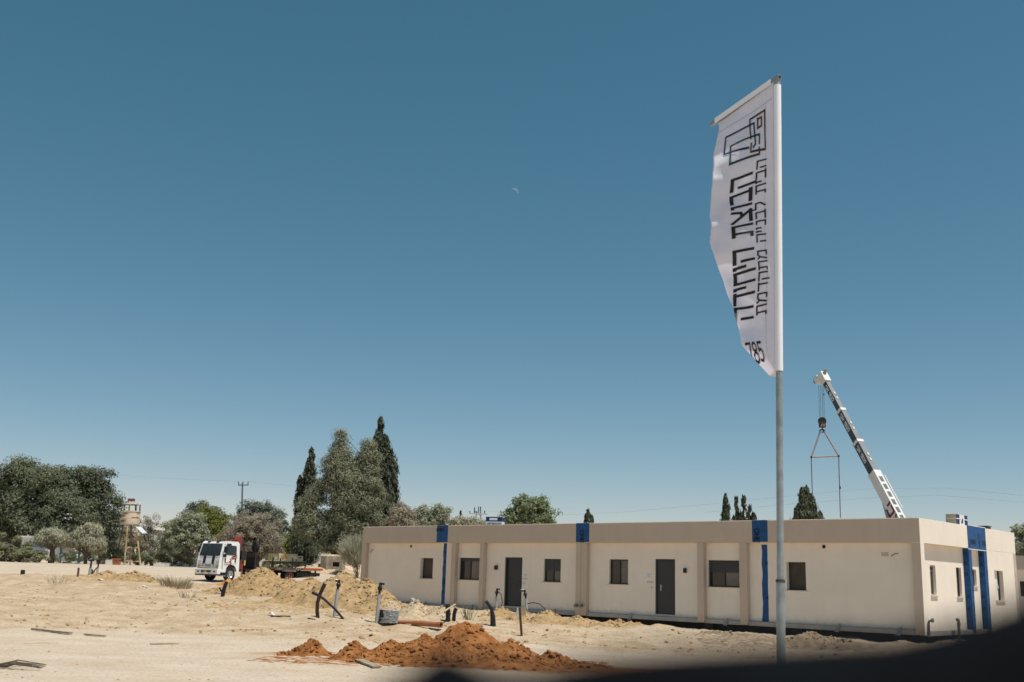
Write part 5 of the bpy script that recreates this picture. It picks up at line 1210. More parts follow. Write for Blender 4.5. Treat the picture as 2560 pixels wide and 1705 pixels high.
for (x, y) in ((-4.7, 1.08), (-6.6, 1.08), (-7.85, 1.08), (-7.5, -1.08), (-9.1, -1.08)):
    MB().tube([(x, y, .98), (x - (.12 if x == -7.85 else .0), y, 1.66)], .055, 6).build("stake", black_m, trk)
MB().box(-9.2, -7.3, .9, .96, .45, .72).build("under_run_bar", black_m, trk)
for x in (-9.1, -7.5): MB().box(x - .05, x + .05, .88, .96, .55, .86).build("bracket", black_m, trk)
MB().box(-9.5, -8.4, -1.0, 1.0, .48, .70).build("tail_box", black_m, trk)
MB().box(-7.0, -5.9, .80, 1.10, .74, .90).build("mud_guard", mat("grey_guard", (.35, .36, .37), .6, .12), trk)
MB().box(-7.15, -7.11, .75, 1.1, .30, .85).build("mud_flap", rubber_m, trk)
MB().box(-4.3, -3.6, .55, 1.0, .40, .78).build("tool_box", black_m, trk, bevel=.02)

# ================================================================== TRACKED CARRIER
cb = onground(650, 91.5); cb.z -= .05
tk = thing("tracked_carrier", "small olive green tracked army carrier parked behind the flatbed", "army vehicle", cb, math.radians(20))
# local x along the hull (rear at -x is left in the picture), y away from the camera
olive = mat("olive_paint", (.36, .35, .21), .7, .10, 2, col2=(.56, .54, .40)); olive_d = mat("olive_dark", (.17, .165, .09), .8, .2, 2, col2=(.28, .27, .16))
orange_w = mat("rust_patch", (.42, .22, .09), .8, .2, 4)
MB().box(-1.75, 1.55, -.62, .62, .35, .80, taper=None).build("hull", olive_d, tk, bevel=.02)
MB().prism([(-1.5, .86), (-.62, .86), (-.62, 1.42), (-1.45, 1.42)], -.9, .9, Mr).build("engine_box", mat("olive_brown", (.20, .17, .09), .8, .2), tk, bevel=.015)
MB().box(-.6, .95, -.95, .95, .86, 1.46).build("armour_box", olive, tk, bevel=.015)
MB().box(.951, 1.45, -.9, .9, .86, 1.32).build("front_plate", olive, tk, bevel=.015)
MB().box(-.45, .15, -.958, -.951, 1.05, 1.32).build("rust_patch", orange_w, tk)
MB().box(-1.35, -.98, -.908, -.901, .92, 1.22).build("hatch", olive_d, tk)
MB().box(-.94, -.70, -.91, -.901, .95, 1.2).build("hatch", mat("pale_olive", (.34, .36, .30), .6, .1), tk)
MB().box(1.1, 1.3, -.908, -.9015, 1.13, 1.22).build("plate_mark", mat("black_print", (0, 0, 0)), tk)
MB().cyl((.30, -.4, 1.45), (.30, -.4, 1.80), .03, 8).build("gun_post", black_m, tk)
MB().tube([(.10, -.4, 1.80), (.55, -.4, 1.82), (.95, -.4, 1.82)], [.05, .035, .022], 8).build("machine_gun", black_m, tk)
for sy in (-1, 1):
    yv = sy * .78
    g = MB(); pts_ = [(-1.95, .70), (-1.85, .84), (-1.5, .88), (1.45, .88), (1.78, .82), (1.86, .62)]
    for i in range(len(pts_) - 1):
        (x0, z0), (x1, z1) = pts_[i], pts_[i + 1]
        g.add([(x0, yv - .20, z0), (x1, yv - .20, z1), (x1, yv + .20, z1), (x0, yv + .20, z0), (x0, yv - .20, z0 - .04), (x1, yv - .20, z1 - .04), (x1, yv + .20, z1 - .04), (x0, yv + .20, z0 - .04)], [(0, 1, 2, 3), (7, 6, 5, 4), (0, 4, 5, 1), (2, 6, 7, 3), (0, 3, 7, 4), (1, 5, 6, 2)])
    g.build("mudguard", olive, tk)
    path = []
    for k in range(36):
        t = k / 36 * 2 * math.pi
        cx, cz, r = ((1.45, .47, .30) if math.cos(t) > 0 else (-1.45, .47, .30)); path.append((cx + r * math.cos(t), cz + r * math.sin(t)))
    g = MB(); N_ = len(path)
    for k in range(N_):
        (x0, z0), (x1, z1) = path[k], path[(k + 1) % N_]
        seg = max(1, int(abs(x1 - x0) / .14))
        for q in range(seg):
            a = (x0 + (x1 - x0) * q / seg, z0 + (z1 - z0) * q / seg); b = (x0 + (x1 - x0) * (q + .82) / seg, z0 + (z1 - z0) * (q + .82) / seg)
            n_ = Vector((-(b[1] - a[1]), b[0] - a[0])).normalized() * .045
            vs = [(a[0], yv - .15, a[1]), (b[0], yv - .15, b[1]), (b[0] + n_.x, yv - .15, b[1] + n_.y), (a[0] + n_.x, yv - .15, a[1] + n_.y)]; vs += [(x, y + .30, z) for x, y, z in vs]
            g.add(vs, [(0, 1, 2, 3), (7, 6, 5, 4), (0, 4, 5, 1), (1, 5, 6, 2), (2, 6, 7, 3), (3, 7, 4, 0)])
    o = g.build("track", mat("track_steel", (.09, .08, .07), .7, .3), tk); o["kind"] = "stuff"
    for x, r in ((-1.45, .26), (1.45, .26), (-.75, .20), (-.05, .20), (.65, .20)):
        M = Matrix.Translation((x, yv, .47 if abs(x) > 1 else .36)) @ Matrix.Rotation(math.pi / 2, 4, 'X')
        w_ = MB().lathe([(.01, -.1), (r * .35, -.1), (r * .35, -.06), (r * .8, -.07), (r * .85, -.1), (r, -.1), (r, .1), (r * .85, .1), (r * .8, .07), (.01, .07)], 18, M).build("road_wheel", olive_d, tk, smooth=True)
        MB().lathe([(r * .82, sy * -.105), (r * .92, sy * -.112), (r * 1.0, sy * -.105)], 18, M).build("rim", olive, w_)
        for k in range(5):
            t = 2 * math.pi * k / 5; MB().tube([M @ Vector((.04 * math.cos(t), .04 * math.sin(t), -sy * -.09 if sy > 0 else .09)), M @ Vector((r * .85 * math.cos(t), r * .85 * math.sin(t), .09 if sy < 0 else -.09))], .022, 4).build("spoke", olive, w_)
    MB().tube([(-.75, yv - sy * -.13, .44), (-.4, yv + sy * .13, .62), (-.05, yv + sy * .13, .44)], .05, 6).build("bogie_arm", olive, tk)
    MB().tube([(.25, yv + sy * .13, .64), (.65, yv + sy * .13, .44)], .06, 6).build("bogie_arm", olive, tk)

# ================================================================== MOBILE CRANE
YC = 66.0
tipP = at(1893, 868, YC + 7.0); lowP = at(2072, 1205, YC)
ax = (lowP - tipP).normalized()
footP = lowP + ax * ((lowP.z - 2.6) / -ax.z if ax.z < 0 else 8)
cr = thing("mobile_crane", "white telescopic mobile crane with a dark lettered boom rising behind the roof", "crane", Vector((footP.x, footP.y, 0))); cbp = Vector(cr.location)
hz = Vector((ax.x, ax.y, 0)).normalized(); sideN = Vector((hz.y, -hz.x, 0))
if sideN.y > 0: sideN = -sideN
topN = sideN.cross(ax); 
if topN.z < 0: topN = -topN
def boomM(P): return Matrix(((ax.x, sideN.x, topN.x, P.x), (ax.y, sideN.y, topN.y, P.y), (ax.z, sideN.z, topN.z, P.z), (0, 0, 0, 1)))
Btip = boomM(tipP - cbp); Ltot = (footP - tipP).length
def along(u, v):
    """distance from the tip at which the boom passes picture point"""
    best = min((abs(((852.5 - F_PX * ((tipP + ax * d) - CAM).dot(UP) / ((tipP + ax * d) - CAM).dot(FW)) / K) - v), d) for d in np.arange(0, Ltot, .05)); return best[1]
d1_, d2_, d3_ = along(0, 945), along(0, 1018), along(0, 1090)
boom_d = mat("boom_charcoal", (.045, .058, .066), .45, .12, 2); boom_g = mat("boom_grey", (.20, .22, .235), .5, .1, 2); boom_w = mat("boom_white", (.66, .66, .64), .45, .06, 2)
secs = [(.5, d1_, .165, .215), (d1_, d2_, .19, .25), (d2_, d3_, .22, .285)]
for k, (a, b, w_, h_) in enumerate(secs):
    bo = MB().box(a, b, -w_, w_, -h_, h_, M=Btip).build("boom_section", boom_g, cr, bevel=.01)
    MB().box(a + .06, b - .06, w_ + .0005, w_ + .008, -h_ + .02, h_ - .02, M=Btip).build("side_plate", boom_d, bo)
    MB().box(b - .10, b + .12, -w_ - .06, w_ + .06, -h_ - .08, h_ + .06, M=Btip).build("collar", boom_w, bo, bevel=.01)
    for q in (.45, .62): MB().box(a + (b - a) * q - .09, a + (b - a) * q + .09, -.05, .05, h_ + .001, h_ + .05, M=Btip).build("lug", boom_w, bo)
    mb = MB(); st, tw = text_strokes("מנופי אבי", True); sc = min(.30, (b - a) * .5 / tw)
    ribbons(st, .24, lambda x, y, a=a, w_=w_, sc=sc, tw=tw, b=b: Btip @ Vector((a + .35 + x * sc, w_ + .014, -.11 + y * .20)), mb, .5); mb.build("lettering", paper_m, bo)
bb = MB().box(d3_, Ltot - .3, -.27, .27, -.34, .34, M=Btip).build("base_boom", boom_w, cr, bevel=.015)
st, tw = text_strokes("אבי", True); mb = MB(); dA = along(0, 1160)
ribbons(st, .26, lambda x, y: Btip @ Vector((dA + x * .62, .278, -.27 + y * .5)), mb, .3); mb.build("lettering", mat("crane_dark_red", (.22, .015, .02), .5, .05), bb)
for k in range(12):
    q = d3_ + .45 + k * .62
    if q < Ltot - 1: MB().box(q, q + .42, -.12, .14, .341, .352, M=Btip).build("ladder_opening", mat("boom_dark_slot", (.12, .13, .14), .6, .1), bb)
MB().tube([Btip @ Vector((d3_ + .3, -.42, .30)), Btip @ Vector((d3_ + 3.0, -.42, .30))], .05, 6).build("hose_rail", boom_w, bb)
hd_ = MB().box(-.35, .55, -.26, .26, -.30, .30, M=Btip).build("boom_head", boom_w, cr, bevel=.03)
MB().box(-.55, -.05, -.2, .2, -.75, -.28, M=Btip).build("sheave_plate", boom_w, hd_, bevel=.03)
for yy in (-.12, 0, .12):
    M = Btip @ Matrix.Translation((-.38, yy, -.68)) @ Matrix.Rotation(math.pi / 2, 4, 'X'); MB().lathe([(.03, -.03), (.24, -.04), (.20, 0), (.24, .04), (.03, .03)], 16, M).build("sheave", steel_m, hd_)
MB().cyl(Btip @ Vector((-.1, 0, .25)), Btip @ Vector((-.3, 0, .55)), .12, 8).build("aircraft_lamp", steel_m, hd_)
# luffing cylinder, slewing deck and carrier (mostly behind the building)
MB().tube([Btip @ Vector((along(0, 1140) + .2, .0, -.39)), Vector((ax.x * -3 + .0, ax.y * -3, 1.6))], .16, 10).build("lift_cylinder", steel_m, cr, smooth=True)
crane_rz = math.atan2(hz.y, hz.x)
Mc = Matrix.Rotation(crane_rz, 4, 'Z')
MB().box(-3.4, 2.0, -1.2, 1.2, 1.35, 2.4, M=Mc).build("slewing_deck", boom_w, cr, bevel=.05)
MB().box(-3.2, -1.6, -1.25, -.4, 1.5, 3.0, M=Mc).build("operator_cab", glass_m, cr, bevel=.05)
MB().box(-6, 5, -1.3, 1.3, .8, 1.34, M=Mc).build("carrier_chassis", boom_d, cr, bevel=.03)
for x in (-5, -3.6, 1.8, 3.2, 4.4):
    for yy in (-1.15, 1.15):
        M = Mc @ Matrix.Translation((x, yy, .55)) @ Matrix.Rotation(math.pi / 2, 4, 'X'); MB().lathe([(.01, -.15), (.45, -.15), (.55, -.1), (.55, .1), (.45, .15), (.01, .15)], 20, M).build("wheel", rubber_m, cr)
# hook block, spreader and chains
hd0 = cbp + Btip @ Vector((-.38, 0, -.72)); yh = hd0.y
hb_p = at(1890, 972, yh)
hk = thing("hook_block", "black hook block with striped cheek plates hanging from the crane ropes", "hook block", hb_p)
M = Matrix.Rotation(math.pi / 2, 4, 'X')
MB().lathe([(.01, -.14), (.26, -.14), (.28, -.1), (.28, .1), (.26, .14), (.01, .14)], 20, Matrix.Translation((0, 0, .12)) @ M).build("sheave_block", black_m, hk, bevel=.01)
MB().box(-.22, .22, -.16, .16, -.34, .05).build("cheek_plate", black_m, hk, bevel=.04)
for k in range(2): MB().prism([(-.20 + k * .2, -.30), (-.10 + k * .2, -.30), (.04 + k * .14, -.08), (-.08 + k * .14, -.08)], .161, .166, M).build("striped_mark", mat("faded_red", (.42, .16, .14), .6, .1), hk)
MB().tube([(0, 0, -.34), (0, 0, -.50), (.07, 0, -.58), (.04, 0, -.68), (-.06, 0, -.66)], .04, 8).build("hook", black_m, hk)
for k, (ut, ub2) in enumerate(((1882, 1884), (1886.5, 1887), (1890, 1892), (1893.5, 1895))):
    a, b = at(ut, 886, yh), at(ub2, 964, yh)
    MB().tube([a - hb_p, b - hb_p], .014, 5).build("hoist_rope", wire_m, hk)
MB().cyl(at(1893.7, 905, yh) - hb_p, at(1893.7, 908, yh) - hb_p, .05, 8).build("rope_clamp", black_m, hk)
spA = at(1890, 990, yh); sl_, sr_ = at(1865, 1051, yh), at(1928, 1048.5, yh)
spr = thing("lifting_spreader", "triangular wooden toned lifting spreader hanging under the crane hook", "lifting frame", spA)
rope_m = mat("spreader_beige", (.36, .30, .26), .8, .15)
for q, off in ((sl_, -.12), (sr_, .12)): MB().tube([Vector((off, 0, -.02)), q - spA], .055, 6).build("strut", rope_m, spr)
MB().tube([sl_ - spA, sr_ - spA], .05, 6).build("crossbar", rope_m, spr)
MB().tube([(-.2, 0, -.05), (-.12, 0, .06), (.12, 0, .06), (.2, 0, -.05)], .045, 6).build("shackle", black_m, spr)
for q in (sl_, sr_): MB().lathe([(.01, -.08), (.07, -.06), (.07, .06), (.01, .08)], 8, Matrix.Translation(q - spA)).build("end_ring", black_m, spr)
chain_m = mat("dark_chain", (.05, .05, .055), .6, .2)
MB().tube([sl_ - spA, at(1866.5, 1108, yh) - spA, at(1868, 1150, yh) - spA], .03, 5).build("chain", chain_m, spr)
MB().tube([sr_ - spA, at(1930, 1120, yh) - spA, at(1932, 1190, yh) - spA], .03, 5).build("chain", chain_m, spr)
MB().cyl(at(1931, 1118, yh) - spA, at(1931, 1124, yh) - spA, .06, 6).build("chain_clutch", chain_m, spr)

# ================================================================== STANDPIPES, PIPE STUBS, SITE CLUTTER
def standpipe(label, ub, vb, ut, vt, uv_, vv_, hose=None, lever=1):
    """grey plastic pipe with a black valve: base, pipe top and valve top in the picture"""
    p = ground(ub, vb); s_ = mpx(p.y); t = thing("standpipe", label, "standpipe", p, 0, "grey standpipes")
    top = at(ut, vt, p.y) - p; vt_ = at(uv_, vv_, p.y) - p; r = .052
    MB().tube([Vector((0, 0, -.2)), top], r, 14).build("pipe", pvc_m, t, smooth=True)
    MB().cyl(top, top + (top.normalized() * .012), r * 1.12, 14).build("pipe_collar", pvc_m, t)
    d = (vt_ - top); L = d.length
    v = MB().tube([top - d * .05, top + d * .30, top + d * .38, top + d * .62, top + d * .72, top + d * .86], [.034, .040, .066, .070, .044, .036], 12)
    v.build("valve", black_m, t, smooth=True)
    q = top + d * .84; v2 = MB().tube([q, q + Vector((lever * .05, 0, .03)), q + Vector((lever * .11, -.02, .02))], .030, 8).cyl(q + Vector((0, 0, -.01)), q + Vector((0, 0, .06)), .042, 10)
    v2.build("tap", black_m, t, smooth=True)
    MB().tube([q + Vector((lever * .02, 0, .05)), q + Vector((lever * .14, -.02, .075)), q + Vector((lever * .19, -.02, .03))], .007, 6).build("lever", alu_m, t)
    if hose: MB().tube([at(u, v_, p.y - .1) - p for u, v_ in hose], .016, 8).build("hose", rubber_m, t, smooth=True)
    return t
standpipe("grey standpipe leaning right behind the crossed black pipes", 768, 1418, 776, 1356, 780, 1334, lever=-1)
standpipe("nearest grey standpipe standing beside the wrapped barrel", 865, 1431, 872, 1366, 875, 1340)
standpipe("grey standpipe left of the first door with a looping black hose", 1142, 1408, 1141, 1372, 1143, 1353, [(1143, 1358), (1152, 1366), (1155, 1385), (1149, 1405)])
standpipe("grey standpipe right of the first door with an arched black hose", 1212, 1418, 1209, 1376, 1206, 1357, [(1212, 1388), (1225, 1385), (1240, 1388), (1256, 1402), (1266, 1421)], -1)
for k, (u, v) in enumerate(((205, 1325), (222, 1325))):
    p = ground(u, 1325); s_ = mpx(p.y); t = thing("standpipe", ("left one of the two far standpipes on the open ground", "right one of the two far standpipes with a bent black pipe beside it")[k], "standpipe", p, 0, "grey standpipes")
    MB().cyl((0, 0, -.1), (.02, 0, 18 * s_), .08, 10).build("pipe", pvc_m, t, smooth=True)
    MB().tube([(.02, 0, 18 * s_), (.03, 0, 34 * s_)], .055, 8).build("valve", black_m, t)
    MB().box(-.12, .16, -.05, .05, 33 * s_, 36 * s_).build("tap", black_m, t)
    MB().tube([(.1, 0, 0), (.16, 0, 10 * s_), (.12, 0, 15 * s_)] if k == 0 else [(-.25, 0, 0), (-.2, 0, 12 * s_), (-.05, 0, 19 * s_)], .045, 6).build("side_pipe", rubber_m, t)
def pipe_obj(name, label, pts, r, m, cat, group=None, y=None, n=10):
    p = ground(*pts[0]) if y is None else onground(pts[0][0], y); yy = p.y
    P = [at(u, v, yy + (q[0] if q else 0)) for u, v, *q in pts]; P[0] = p + Vector((0, 0, -.1)) if y is None else P[0]
    o = MB().tube([q - p for q in P], r, n).build(name, m, None, smooth=True); o.location = p
    return tag(o, label, cat, group)
brown_blk = mat("brown_black_pipe", (.035, .025, .022), .5, .3, 9)
pipe_obj("black_pipe", "curved black pipe standing up from the ground beside a leaning one", [(732, 1421), (729, 1405), (730, 1385), (736, 1365), (743, 1350), (747, 1342)], .055, brown_blk, "pipe", "black pipe ends")
o = pipe_obj("black_pipe", "straight black pipe leaning across the curved one", [(795, 1422), (770, 1400), (745, 1377), (728, 1366), (718, 1361)], [.036, .036, .038, .052, .055], black_m, "pipe", "black pipe ends")
pipe_obj("black_pipe", "forked black pipe stub in front of the tan mound by the truck", [(511, 1371), (514, 1358), (518, 1345), (521, 1337)], [.09, .095, .085, .08], black_m, "pipe", "black pipe ends")
pipe_obj("black_pipe", "short side prong of the black stub by the truck mound", [(510, 1366), (509, 1360), (505, 1352), (504, 1351)], .045, black_m, "pipe", "black pipe ends")
pipe_obj("black_pipe", "thick upright black stub left of the soil pile peak", [(1030, 1430), (1030, 1410), (1029, 1395), (1029, 1389)], .075, black_m, "pipe", "black pipe ends")
pipe_obj("black_pipe", "black stub right beside the thick upright one", [(1043, 1428), (1044, 1412), (1047, 1402), (1049, 1398)], .06, black_m, "pipe", "black pipe ends")
pipe_obj("black_pipe", "bent black conduit with a wrapped joint right of the soil pile peak", [(1134, 1440), (1133, 1420), (1130, 1400), (1122, 1388), (1117, 1382)], [.095, .075, .055, .05, .05], black_m, "pipe", "black pipe ends")
pipe_obj("wooden_stake", "short rusty stake left of the two far standpipes", [(179, 1325), (180, 1315), (181, 1305)], .06, brown_m, "stake", "stakes")
pipe_obj("black_pipe", "tiny black stub at the far left of the rough ground", [(52, 1320), (52.5, 1314), (53, 1310)], [.12, .12, .1], black_m, "pipe", "black pipe ends")
# stake with boards
p = ground(1200, 1463); s_ = mpx(p.y); t = thing("wooden_stake", "tall dark stake with a light board behind it right of the soil pile", "stake", p, 0, "stakes")
tp_ = at(1194.5, 1397, p.y) - p
MB().tube([Vector((0, 0, -.1)), tp_], .045, 4).build("post", mat("rusty_dark_wood", (.07, .045, .035), .85, .3), t)
q = at(1190, 1397, p.y + .1) - p; MB().box(q.x - .02, q.x + .05, q.y, q.y + .03, q.z - .27, q.z).build("board", mat("white_board", (.6, .58, .54), .7, .08), t)
q = at(1199, 1397, p.y + .1) - p; MB().box(q.x - .03, q.x + .12, q.y, q.y + .03, q.z - .2, q.z).build("board", mat("raw_wood", (.40, .30, .19), .8, .2), t)
# squat drum half wrapped in clear film
p = ground(892, 1433); s_ = mpx(p.y); t = thing("wrapped_barrel", "squat open black drum by the nearest standpipe half wrapped in shiny clear film", "barrel", p, 0)
RD, HD = 21 * s_, 27 * s_
prof = [(.01, .02), (RD, .0)]
for k in range(7): prof += [(RD * 1.0, HD * (k + .15) / 7), (RD * 1.035, HD * (k + .35) / 7), (RD * 1.035, HD * (k + .65) / 7), (RD * 1.0, HD * (k + .85) / 7)]
prof += [(RD * 1.05, HD), (RD * .93, HD), (RD * .92, .06), (.01, .05)]
MB().lathe(prof, 26, Matrix.Rotation(.05, 4, 'Y')).build("drum", mat("ribbed_black", (.03, .027, .026), .5, .2), t, smooth=True)
film = bpy.data.materials.new("clear_film"); film.use_nodes = True; ft = film.node_tree; ft.nodes.clear()
fo = ft.nodes.new("ShaderNodeOutputMaterial"); fm = ft.nodes.new("ShaderNodeMixShader"); fm.inputs[0].default_value = .36; fr_ = ft.nodes.new("ShaderNodeBsdfTransparent"); fg = ft.nodes.new("ShaderNodeBsdfPrincipled"); fg.inputs["Base Color"].default_value = (.62, .64, .67, 1); fg.inputs["Roughness"].default_value = .10
ft.links.new(fr_.outputs[0], fm.inputs[1]); ft.links.new(fg.outputs[0], fm.inputs[2]); ft.links.new(fm.outputs[0], fo.inputs[0])
rg = np.random.default_rng(8); vs = []; fs = []; A_, B_ = 26, 11
for i in range(B_):
    for k in range(A_):
        th_ = -2.05 + 3.0 * k / (A_ - 1) + .25 * rg.normal() * (k in (0, A_ - 1)); rr_ = RD * (1.07 + .08 * rg.random())
        vs.append((rr_ * math.cos(th_), rr_ * math.sin(th_), max(.005, HD * 1.06 * i / (B_ - 1) + .012 * rg.normal())))
for i in range(B_ - 1):
    for k in range(A_ - 1): fs.append((i * A_ + k, i * A_ + k + 1, (i + 1) * A_ + k + 1, (i + 1) * A_ + k))
n0 = len(vs)
for k in range(A_): vs.append((vs[(B_ - 1) * A_ + k][0] * .72 + .03, vs[(B_ - 1) * A_ + k][1] * .72, HD * 1.04 + .02 * rg.random()))
for k in range(A_ - 1): fs.append(((B_ - 1) * A_ + k, (B_ - 1) * A_ + k + 1, n0 + k + 1, n0 + k))
MB().add(vs, fs).build("plastic_film", film, t)
# orange sewer pipes
opm = mat("orange_pvc", (.34, .13, .06), .4, .1, 4)
def sewer(label, u0, v0, u1, v1, r, dz=0, sock=True):
    a, b = ground(u0, v0), ground(u1, v1); c = (a + b) / 2; d = (b - a); L = d.length; rz = math.atan2(d.y, d.x)
    t = thing("sewer_pipe", label, "pipe", Vector((c.x, c.y, max(a.z, b.z) + r + dz)), rz, "orange sewer pipes")
    Mx = Matrix.Rotation(math.pi / 2, 4, 'Y')
    prof_ = [(r * .92, L / 2), (r, L / 2), (r, -L / 2), (r * .92, -L / 2), (r * .92, L / 2)]
    MB().lathe(prof_, 20, Mx).build("pipe", opm, t, smooth=True)
    if sock: MB().lathe([(r * 1.02, L / 2 - .13), (r * 1.18, L / 2 - .11), (r * 1.18, L / 2 + .012), (r * 1.05, L / 2 + .012), (r * .94, L / 2 - .1)], 20, Mx).build("socket", opm, t, smooth=True)
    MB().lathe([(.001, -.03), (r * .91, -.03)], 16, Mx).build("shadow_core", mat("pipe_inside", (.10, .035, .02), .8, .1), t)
sewer("long thin orange sewer pipe lying beside the wrapped barrel", 912, 1434, 978, 1441, .048)
sewer("thick orange sewer pipe with an open socket near the soil pile", 948, 1438, 1013, 1449, .07)
# planks and rubbish
wood_m = mat("weathered_wood", (.30, .25, .18), .85, .25, 6); wood_l = mat("pale_wood", (.50, .40, .27), .85, .15, 6)
def plank(label, u0, v0, u1, v1, w, th, m, name="plank", cat="plank", group="scattered planks", tilt=0):
    a, b = ground(u0, v0), ground(u1, v1); d = b - a; L = d.length; c = (a + b) / 2
    o = MB().box(-L / 2, L / 2, -w / 2, w / 2, 0, th).build(name, m, None, bevel=.004)
    o.location = (c.x, c.y, max(gz(c.x, c.y), (a.z + b.z) / 2) + .012 + tilt); o.rotation_euler = (0, -math.atan2(d.z, math.hypot(d.x, d.y)), math.atan2(d.y, d.x)); return tag(o, label, cat, group)
plank("long grey plank lying on the pale ground at the left", 75, 1450, 162, 1460, .10, .04, wood_m)
plank("short grey plank right of the long grey one", 195, 1461, 242, 1465, .08, .03, wood_m)
plank("pale lath lying flat in the middle of the pale ground", 345, 1482, 412, 1481, .07, .02, wood_l)
plank("thin lath left of the red soil pile", 662, 1504, 712, 1507, .05, .02, wood_l)
plank("dark edged board in front of the red soil pile", 823, 1520, 866, 1537, .16, .03, wood_m)
plank("pale splintered board lying on the front of the red pile", 1050, 1515, 1112, 1523, .10, .03, wood_l, tilt=.10)
plank("dark lath beside the white paper scrap", 622, 1419, 668, 1419, .07, .03, mat("dark_wood", (.10, .07, .05), .8, .2))
plank("grey board standing out of the gravel heap", 946, 1398, 960, 1416, .12, .03, pvc_m, tilt=.35)
plank("thin brown batten propped on the red pile peak", 1020, 1440, 1046, 1420, .05, .03, wood_l, tilt=.35)
plank("white painted board by the dark base right of the third blue strip", 1762, 1451, 1790, 1452, .14, .03, white_m)
plank("reddish flat board lying right of the flagpole", 1812, 1458, 1885, 1468, .16, .03, mat("red_board", (.40, .18, .11), .8, .1))
plank("grey board in the shadow under the building wall", 1360, 1420, 1400, 1424, .2, .03, mat("grey_board", (.3, .31, .32), .8, .1))
def scrap(label, u, v, wpx, hpx, m, seed, name="paper_scrap", cat="litter"):
    p = ground(u, v); s_ = mpx(p.y); r = random.Random(seed); n = 5; vs = []; fs = []
    for j in range(n):
        for i in range(n): vs.append(((i / (n - 1) - .5) * wpx * s_, (j / (n - 1) - .5) * wpx * s_ * .7, .01 + max(0, hpx * s_ * (1 - abs(i / (n - 1) - .4) * 1.8)) * r.uniform(.5, 1)))
    for j in range(n - 1):
        for i in range(n - 1): k = j * n + i; fs.append((k, k + 1, k + n + 1, k + n))
    o = MB().add(vs, fs).build(name, m, None); so2 = o.modifiers.new("thickness", 'SOLIDIFY'); so2.thickness = .004; o.location = p; return tag(o, label, cat, "litter on the ground")
scrap("crumpled white paper scrap beside a dark lath", 624, 1416, 15, 9, paper_m, 1)
scrap("pinkish rag between the crossed pipes", 716, 1423, 18, 3, mat("pink_rag", (.42, .30, .33), .9, .1), 2, "rag")
scrap("flat white litter below the far standpipes", 231, 1334, 12, 3, paper_m, 3)
scrap("small white litter on the low mound left of the truck", 331, 1349, 7, 3, paper_m, 4)
scrap("pale flat litter in front of the truck", 503, 1364, 20, 2, paper_m, 5)
scrap("small bluish litter left of the crossed pipes", 668, 1424, 6, 3, mat("blue_litter", (.25, .32, .45), .8, .1), 6)
scrap("whitish litter in front of the nearest standpipe", 843, 1427, 10, 2, paper_m, 7)
o = MB(); rg2 = random.Random(4)
for k in range(9):
    a = rg2.uniform(-.5, .5); o.tube([(-.1 * k * .3, 0, .02), (.25 * math.cos(a) - .1, .2 * math.sin(a * 3), .06 + .05 * rg2.random()), (.55 * math.cos(a), .35 * math.sin(a * 3), .03)], [.012, .009, .004], 5)
o = o.build("dead_twigs", mat("dark_twig", (.10, .075, .055), .9, .2), None); p = ground(12, 1536); o.location = p; o.rotation_euler = (0, 0, .3); tag(o, "bundle of dead twigs at the lower left corner", "twigs")
o = pipe_obj("loose_cable", "thin dark cable curling on the ground right of the flagpole", [(1931, 1483), (1922, 1474), (1914, 1463), (1911, 1456)], .012, rubber_m, "cable")
o = MB()
for k in range(5):
    o.tube([(-.7 + .1 * k, -.2 + .1 * k, .0), (0, 0, .06 + .02 * k), (.6, .15 - .06 * k, .0)], .03, 5)
o = o.build("branch_pile", pale_bark, None); o.location = onground(170, 99.5); tag(o, "low pile of pale cut branches before the hedge", "branches")

# daytime moon: far flat crescent, its sunlight given as faint glow and cut into the shape
mo = at(1183, 441, 1800.0); mm = bpy.data.materials.new("moon_glow"); mm.use_nodes = True; mt = mm.node_tree; mt.nodes.clear()
mo_o = mt.nodes.new("ShaderNodeOutputMaterial"); ms_ = mt.nodes.new("ShaderNodeMixShader"); ms_.inputs[0].default_value = .22; mtr = mt.nodes.new("ShaderNodeBsdfTransparent"); me_ = mt.nodes.new("ShaderNodeEmission"); me_.inputs[0].default_value = (.55, .60, .68, 1); me_.inputs[1].default_value = .55
mt.links.new(mtr.outputs[0], ms_.inputs[1]); mt.links.new(me_.outputs[0], ms_.inputs[2]); mt.links.new(ms_.outputs[0], mo_o.inputs[0])
Rm = 9.5 * mpx(1800); vs = []; n = 24
for k in range(n + 1):
    t = math.pi * k / n - math.pi * .5 + .95
    e = math.sin(math.pi * k / n)
    ca, sa = math.cos(t), math.sin(t); c95, s95 = math.cos(.95), math.sin(.95)
    loc = Vector((math.cos(math.pi * k / n - math.pi / 2) , math.sin(math.pi * k / n - math.pi / 2), 0))
    inn = Vector((loc.x * .42, loc.y, 0))
    for q in (loc, inn):
        x, y = q.x * c95 - q.y * s95, q.x * s95 + q.y * c95
        vs.append(RT * (x * Rm) + UP * (y * Rm))
o = MB().add(vs, [(2 * k, 2 * k + 2, 2 * k + 3, 2 * k + 1) for k in range(n)]).build("moon", mm, None); o.location = mo; tag(o, "faint pale crescent of the daytime moon in the blue sky", "moon")

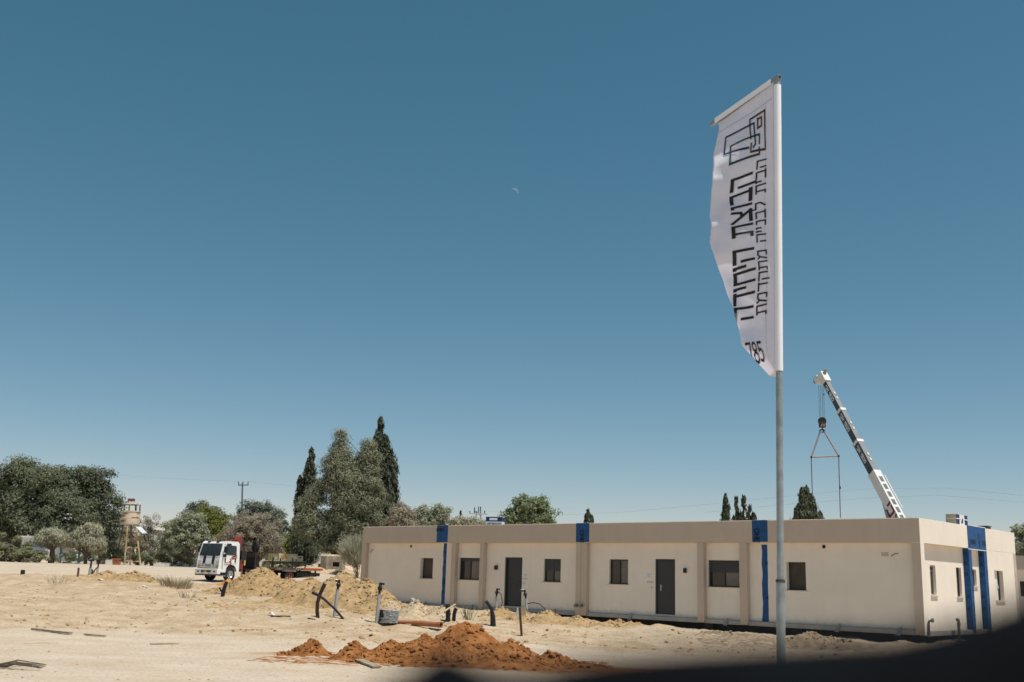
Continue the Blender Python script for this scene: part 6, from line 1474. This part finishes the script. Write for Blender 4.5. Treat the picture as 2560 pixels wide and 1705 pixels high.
# ================================================================== MADE-UP SHEET AND BARRIER FOR AN UNIDENTIFIED DARK BLUR CLOSE TO THE LENS
YB = .32
bar = thing("invented_barrier", "made up barrier under a black sheet standing in for the unidentified dark blur at the lower right", "barrier", (.12, YB, gz(.12, YB)))
b0 = Vector(bar.location)
# (picture u, v) of the top fold
FOLD = [(840, 1620), (930, 1560), (985, 1522), (1015, 1502), (1060, 1520), (1120, 1546), (1220, 1552), (1330, 1528), (1450, 1514), (1600, 1502), (1780, 1491), (1950, 1481), (2080, 1474), (2200, 1448), (2300, 1418), (2380, 1388), (2480, 1370), (2700, 1375), (3200, 1400)]
tops = [at(u, v, YB) for u, v in FOLD]
sheet_m = mat("stand_in_sheet", (.004, .005, .0065), .9, .3, 30, .3, 200, spec=.05)
vs = []; fs = []; nf = 12
for i, tpt in enumerate(tops):
    rr_ = .022
    for k in range(nf):
        if k < 3: off = Vector((0, -rr_ - .012 + .004 * math.sin(i * 2.1 + k), -(3 - k) / 3 * (tpt.z - .35 - b0.z)))
        elif k < 9:
            t = math.pi * (k - 3) / 5; off = Vector((0, -rr_ * math.cos(t), -rr_ + rr_ * math.sin(t)))
        else: off = Vector((0, rr_ + .012 + .004 * math.sin(i * 1.7 + k), -(k - 8) / 3 * (tpt.z - .30 - b0.z)))
        vs.append(tpt + off - b0)
for i in range(len(tops) - 1):
    for k in range(nf - 1): fs.append((i * nf + k, i * nf + k + 1, (i + 1) * nf + k + 1, (i + 1) * nf + k))
o = MB().add(vs, fs).build("stand_in_sheet", sheet_m, bar, smooth=True); sm = o.modifiers.new("thickness", 'SOLIDIFY'); sm.thickness = .003
xl, xr = tops[0].x, tops[-1].x
MB().box(xl - b0.x - .05, xr - b0.x + .05, -.015, .015, 1.20 - b0.z - .03 + 0, 1.20 - b0.z).build("rail", dark_m, bar)
for x in (xl - b0.x - .02, xr - b0.x + .02):
    MB().box(x - .015, x + .015, -.015, .015, -.05, 1.17 - b0.z).build("post", dark_m, bar)
    MB().box(x - .04, x + .04, -.2, .2, -.0, .03).build("foot", dark_m, bar)
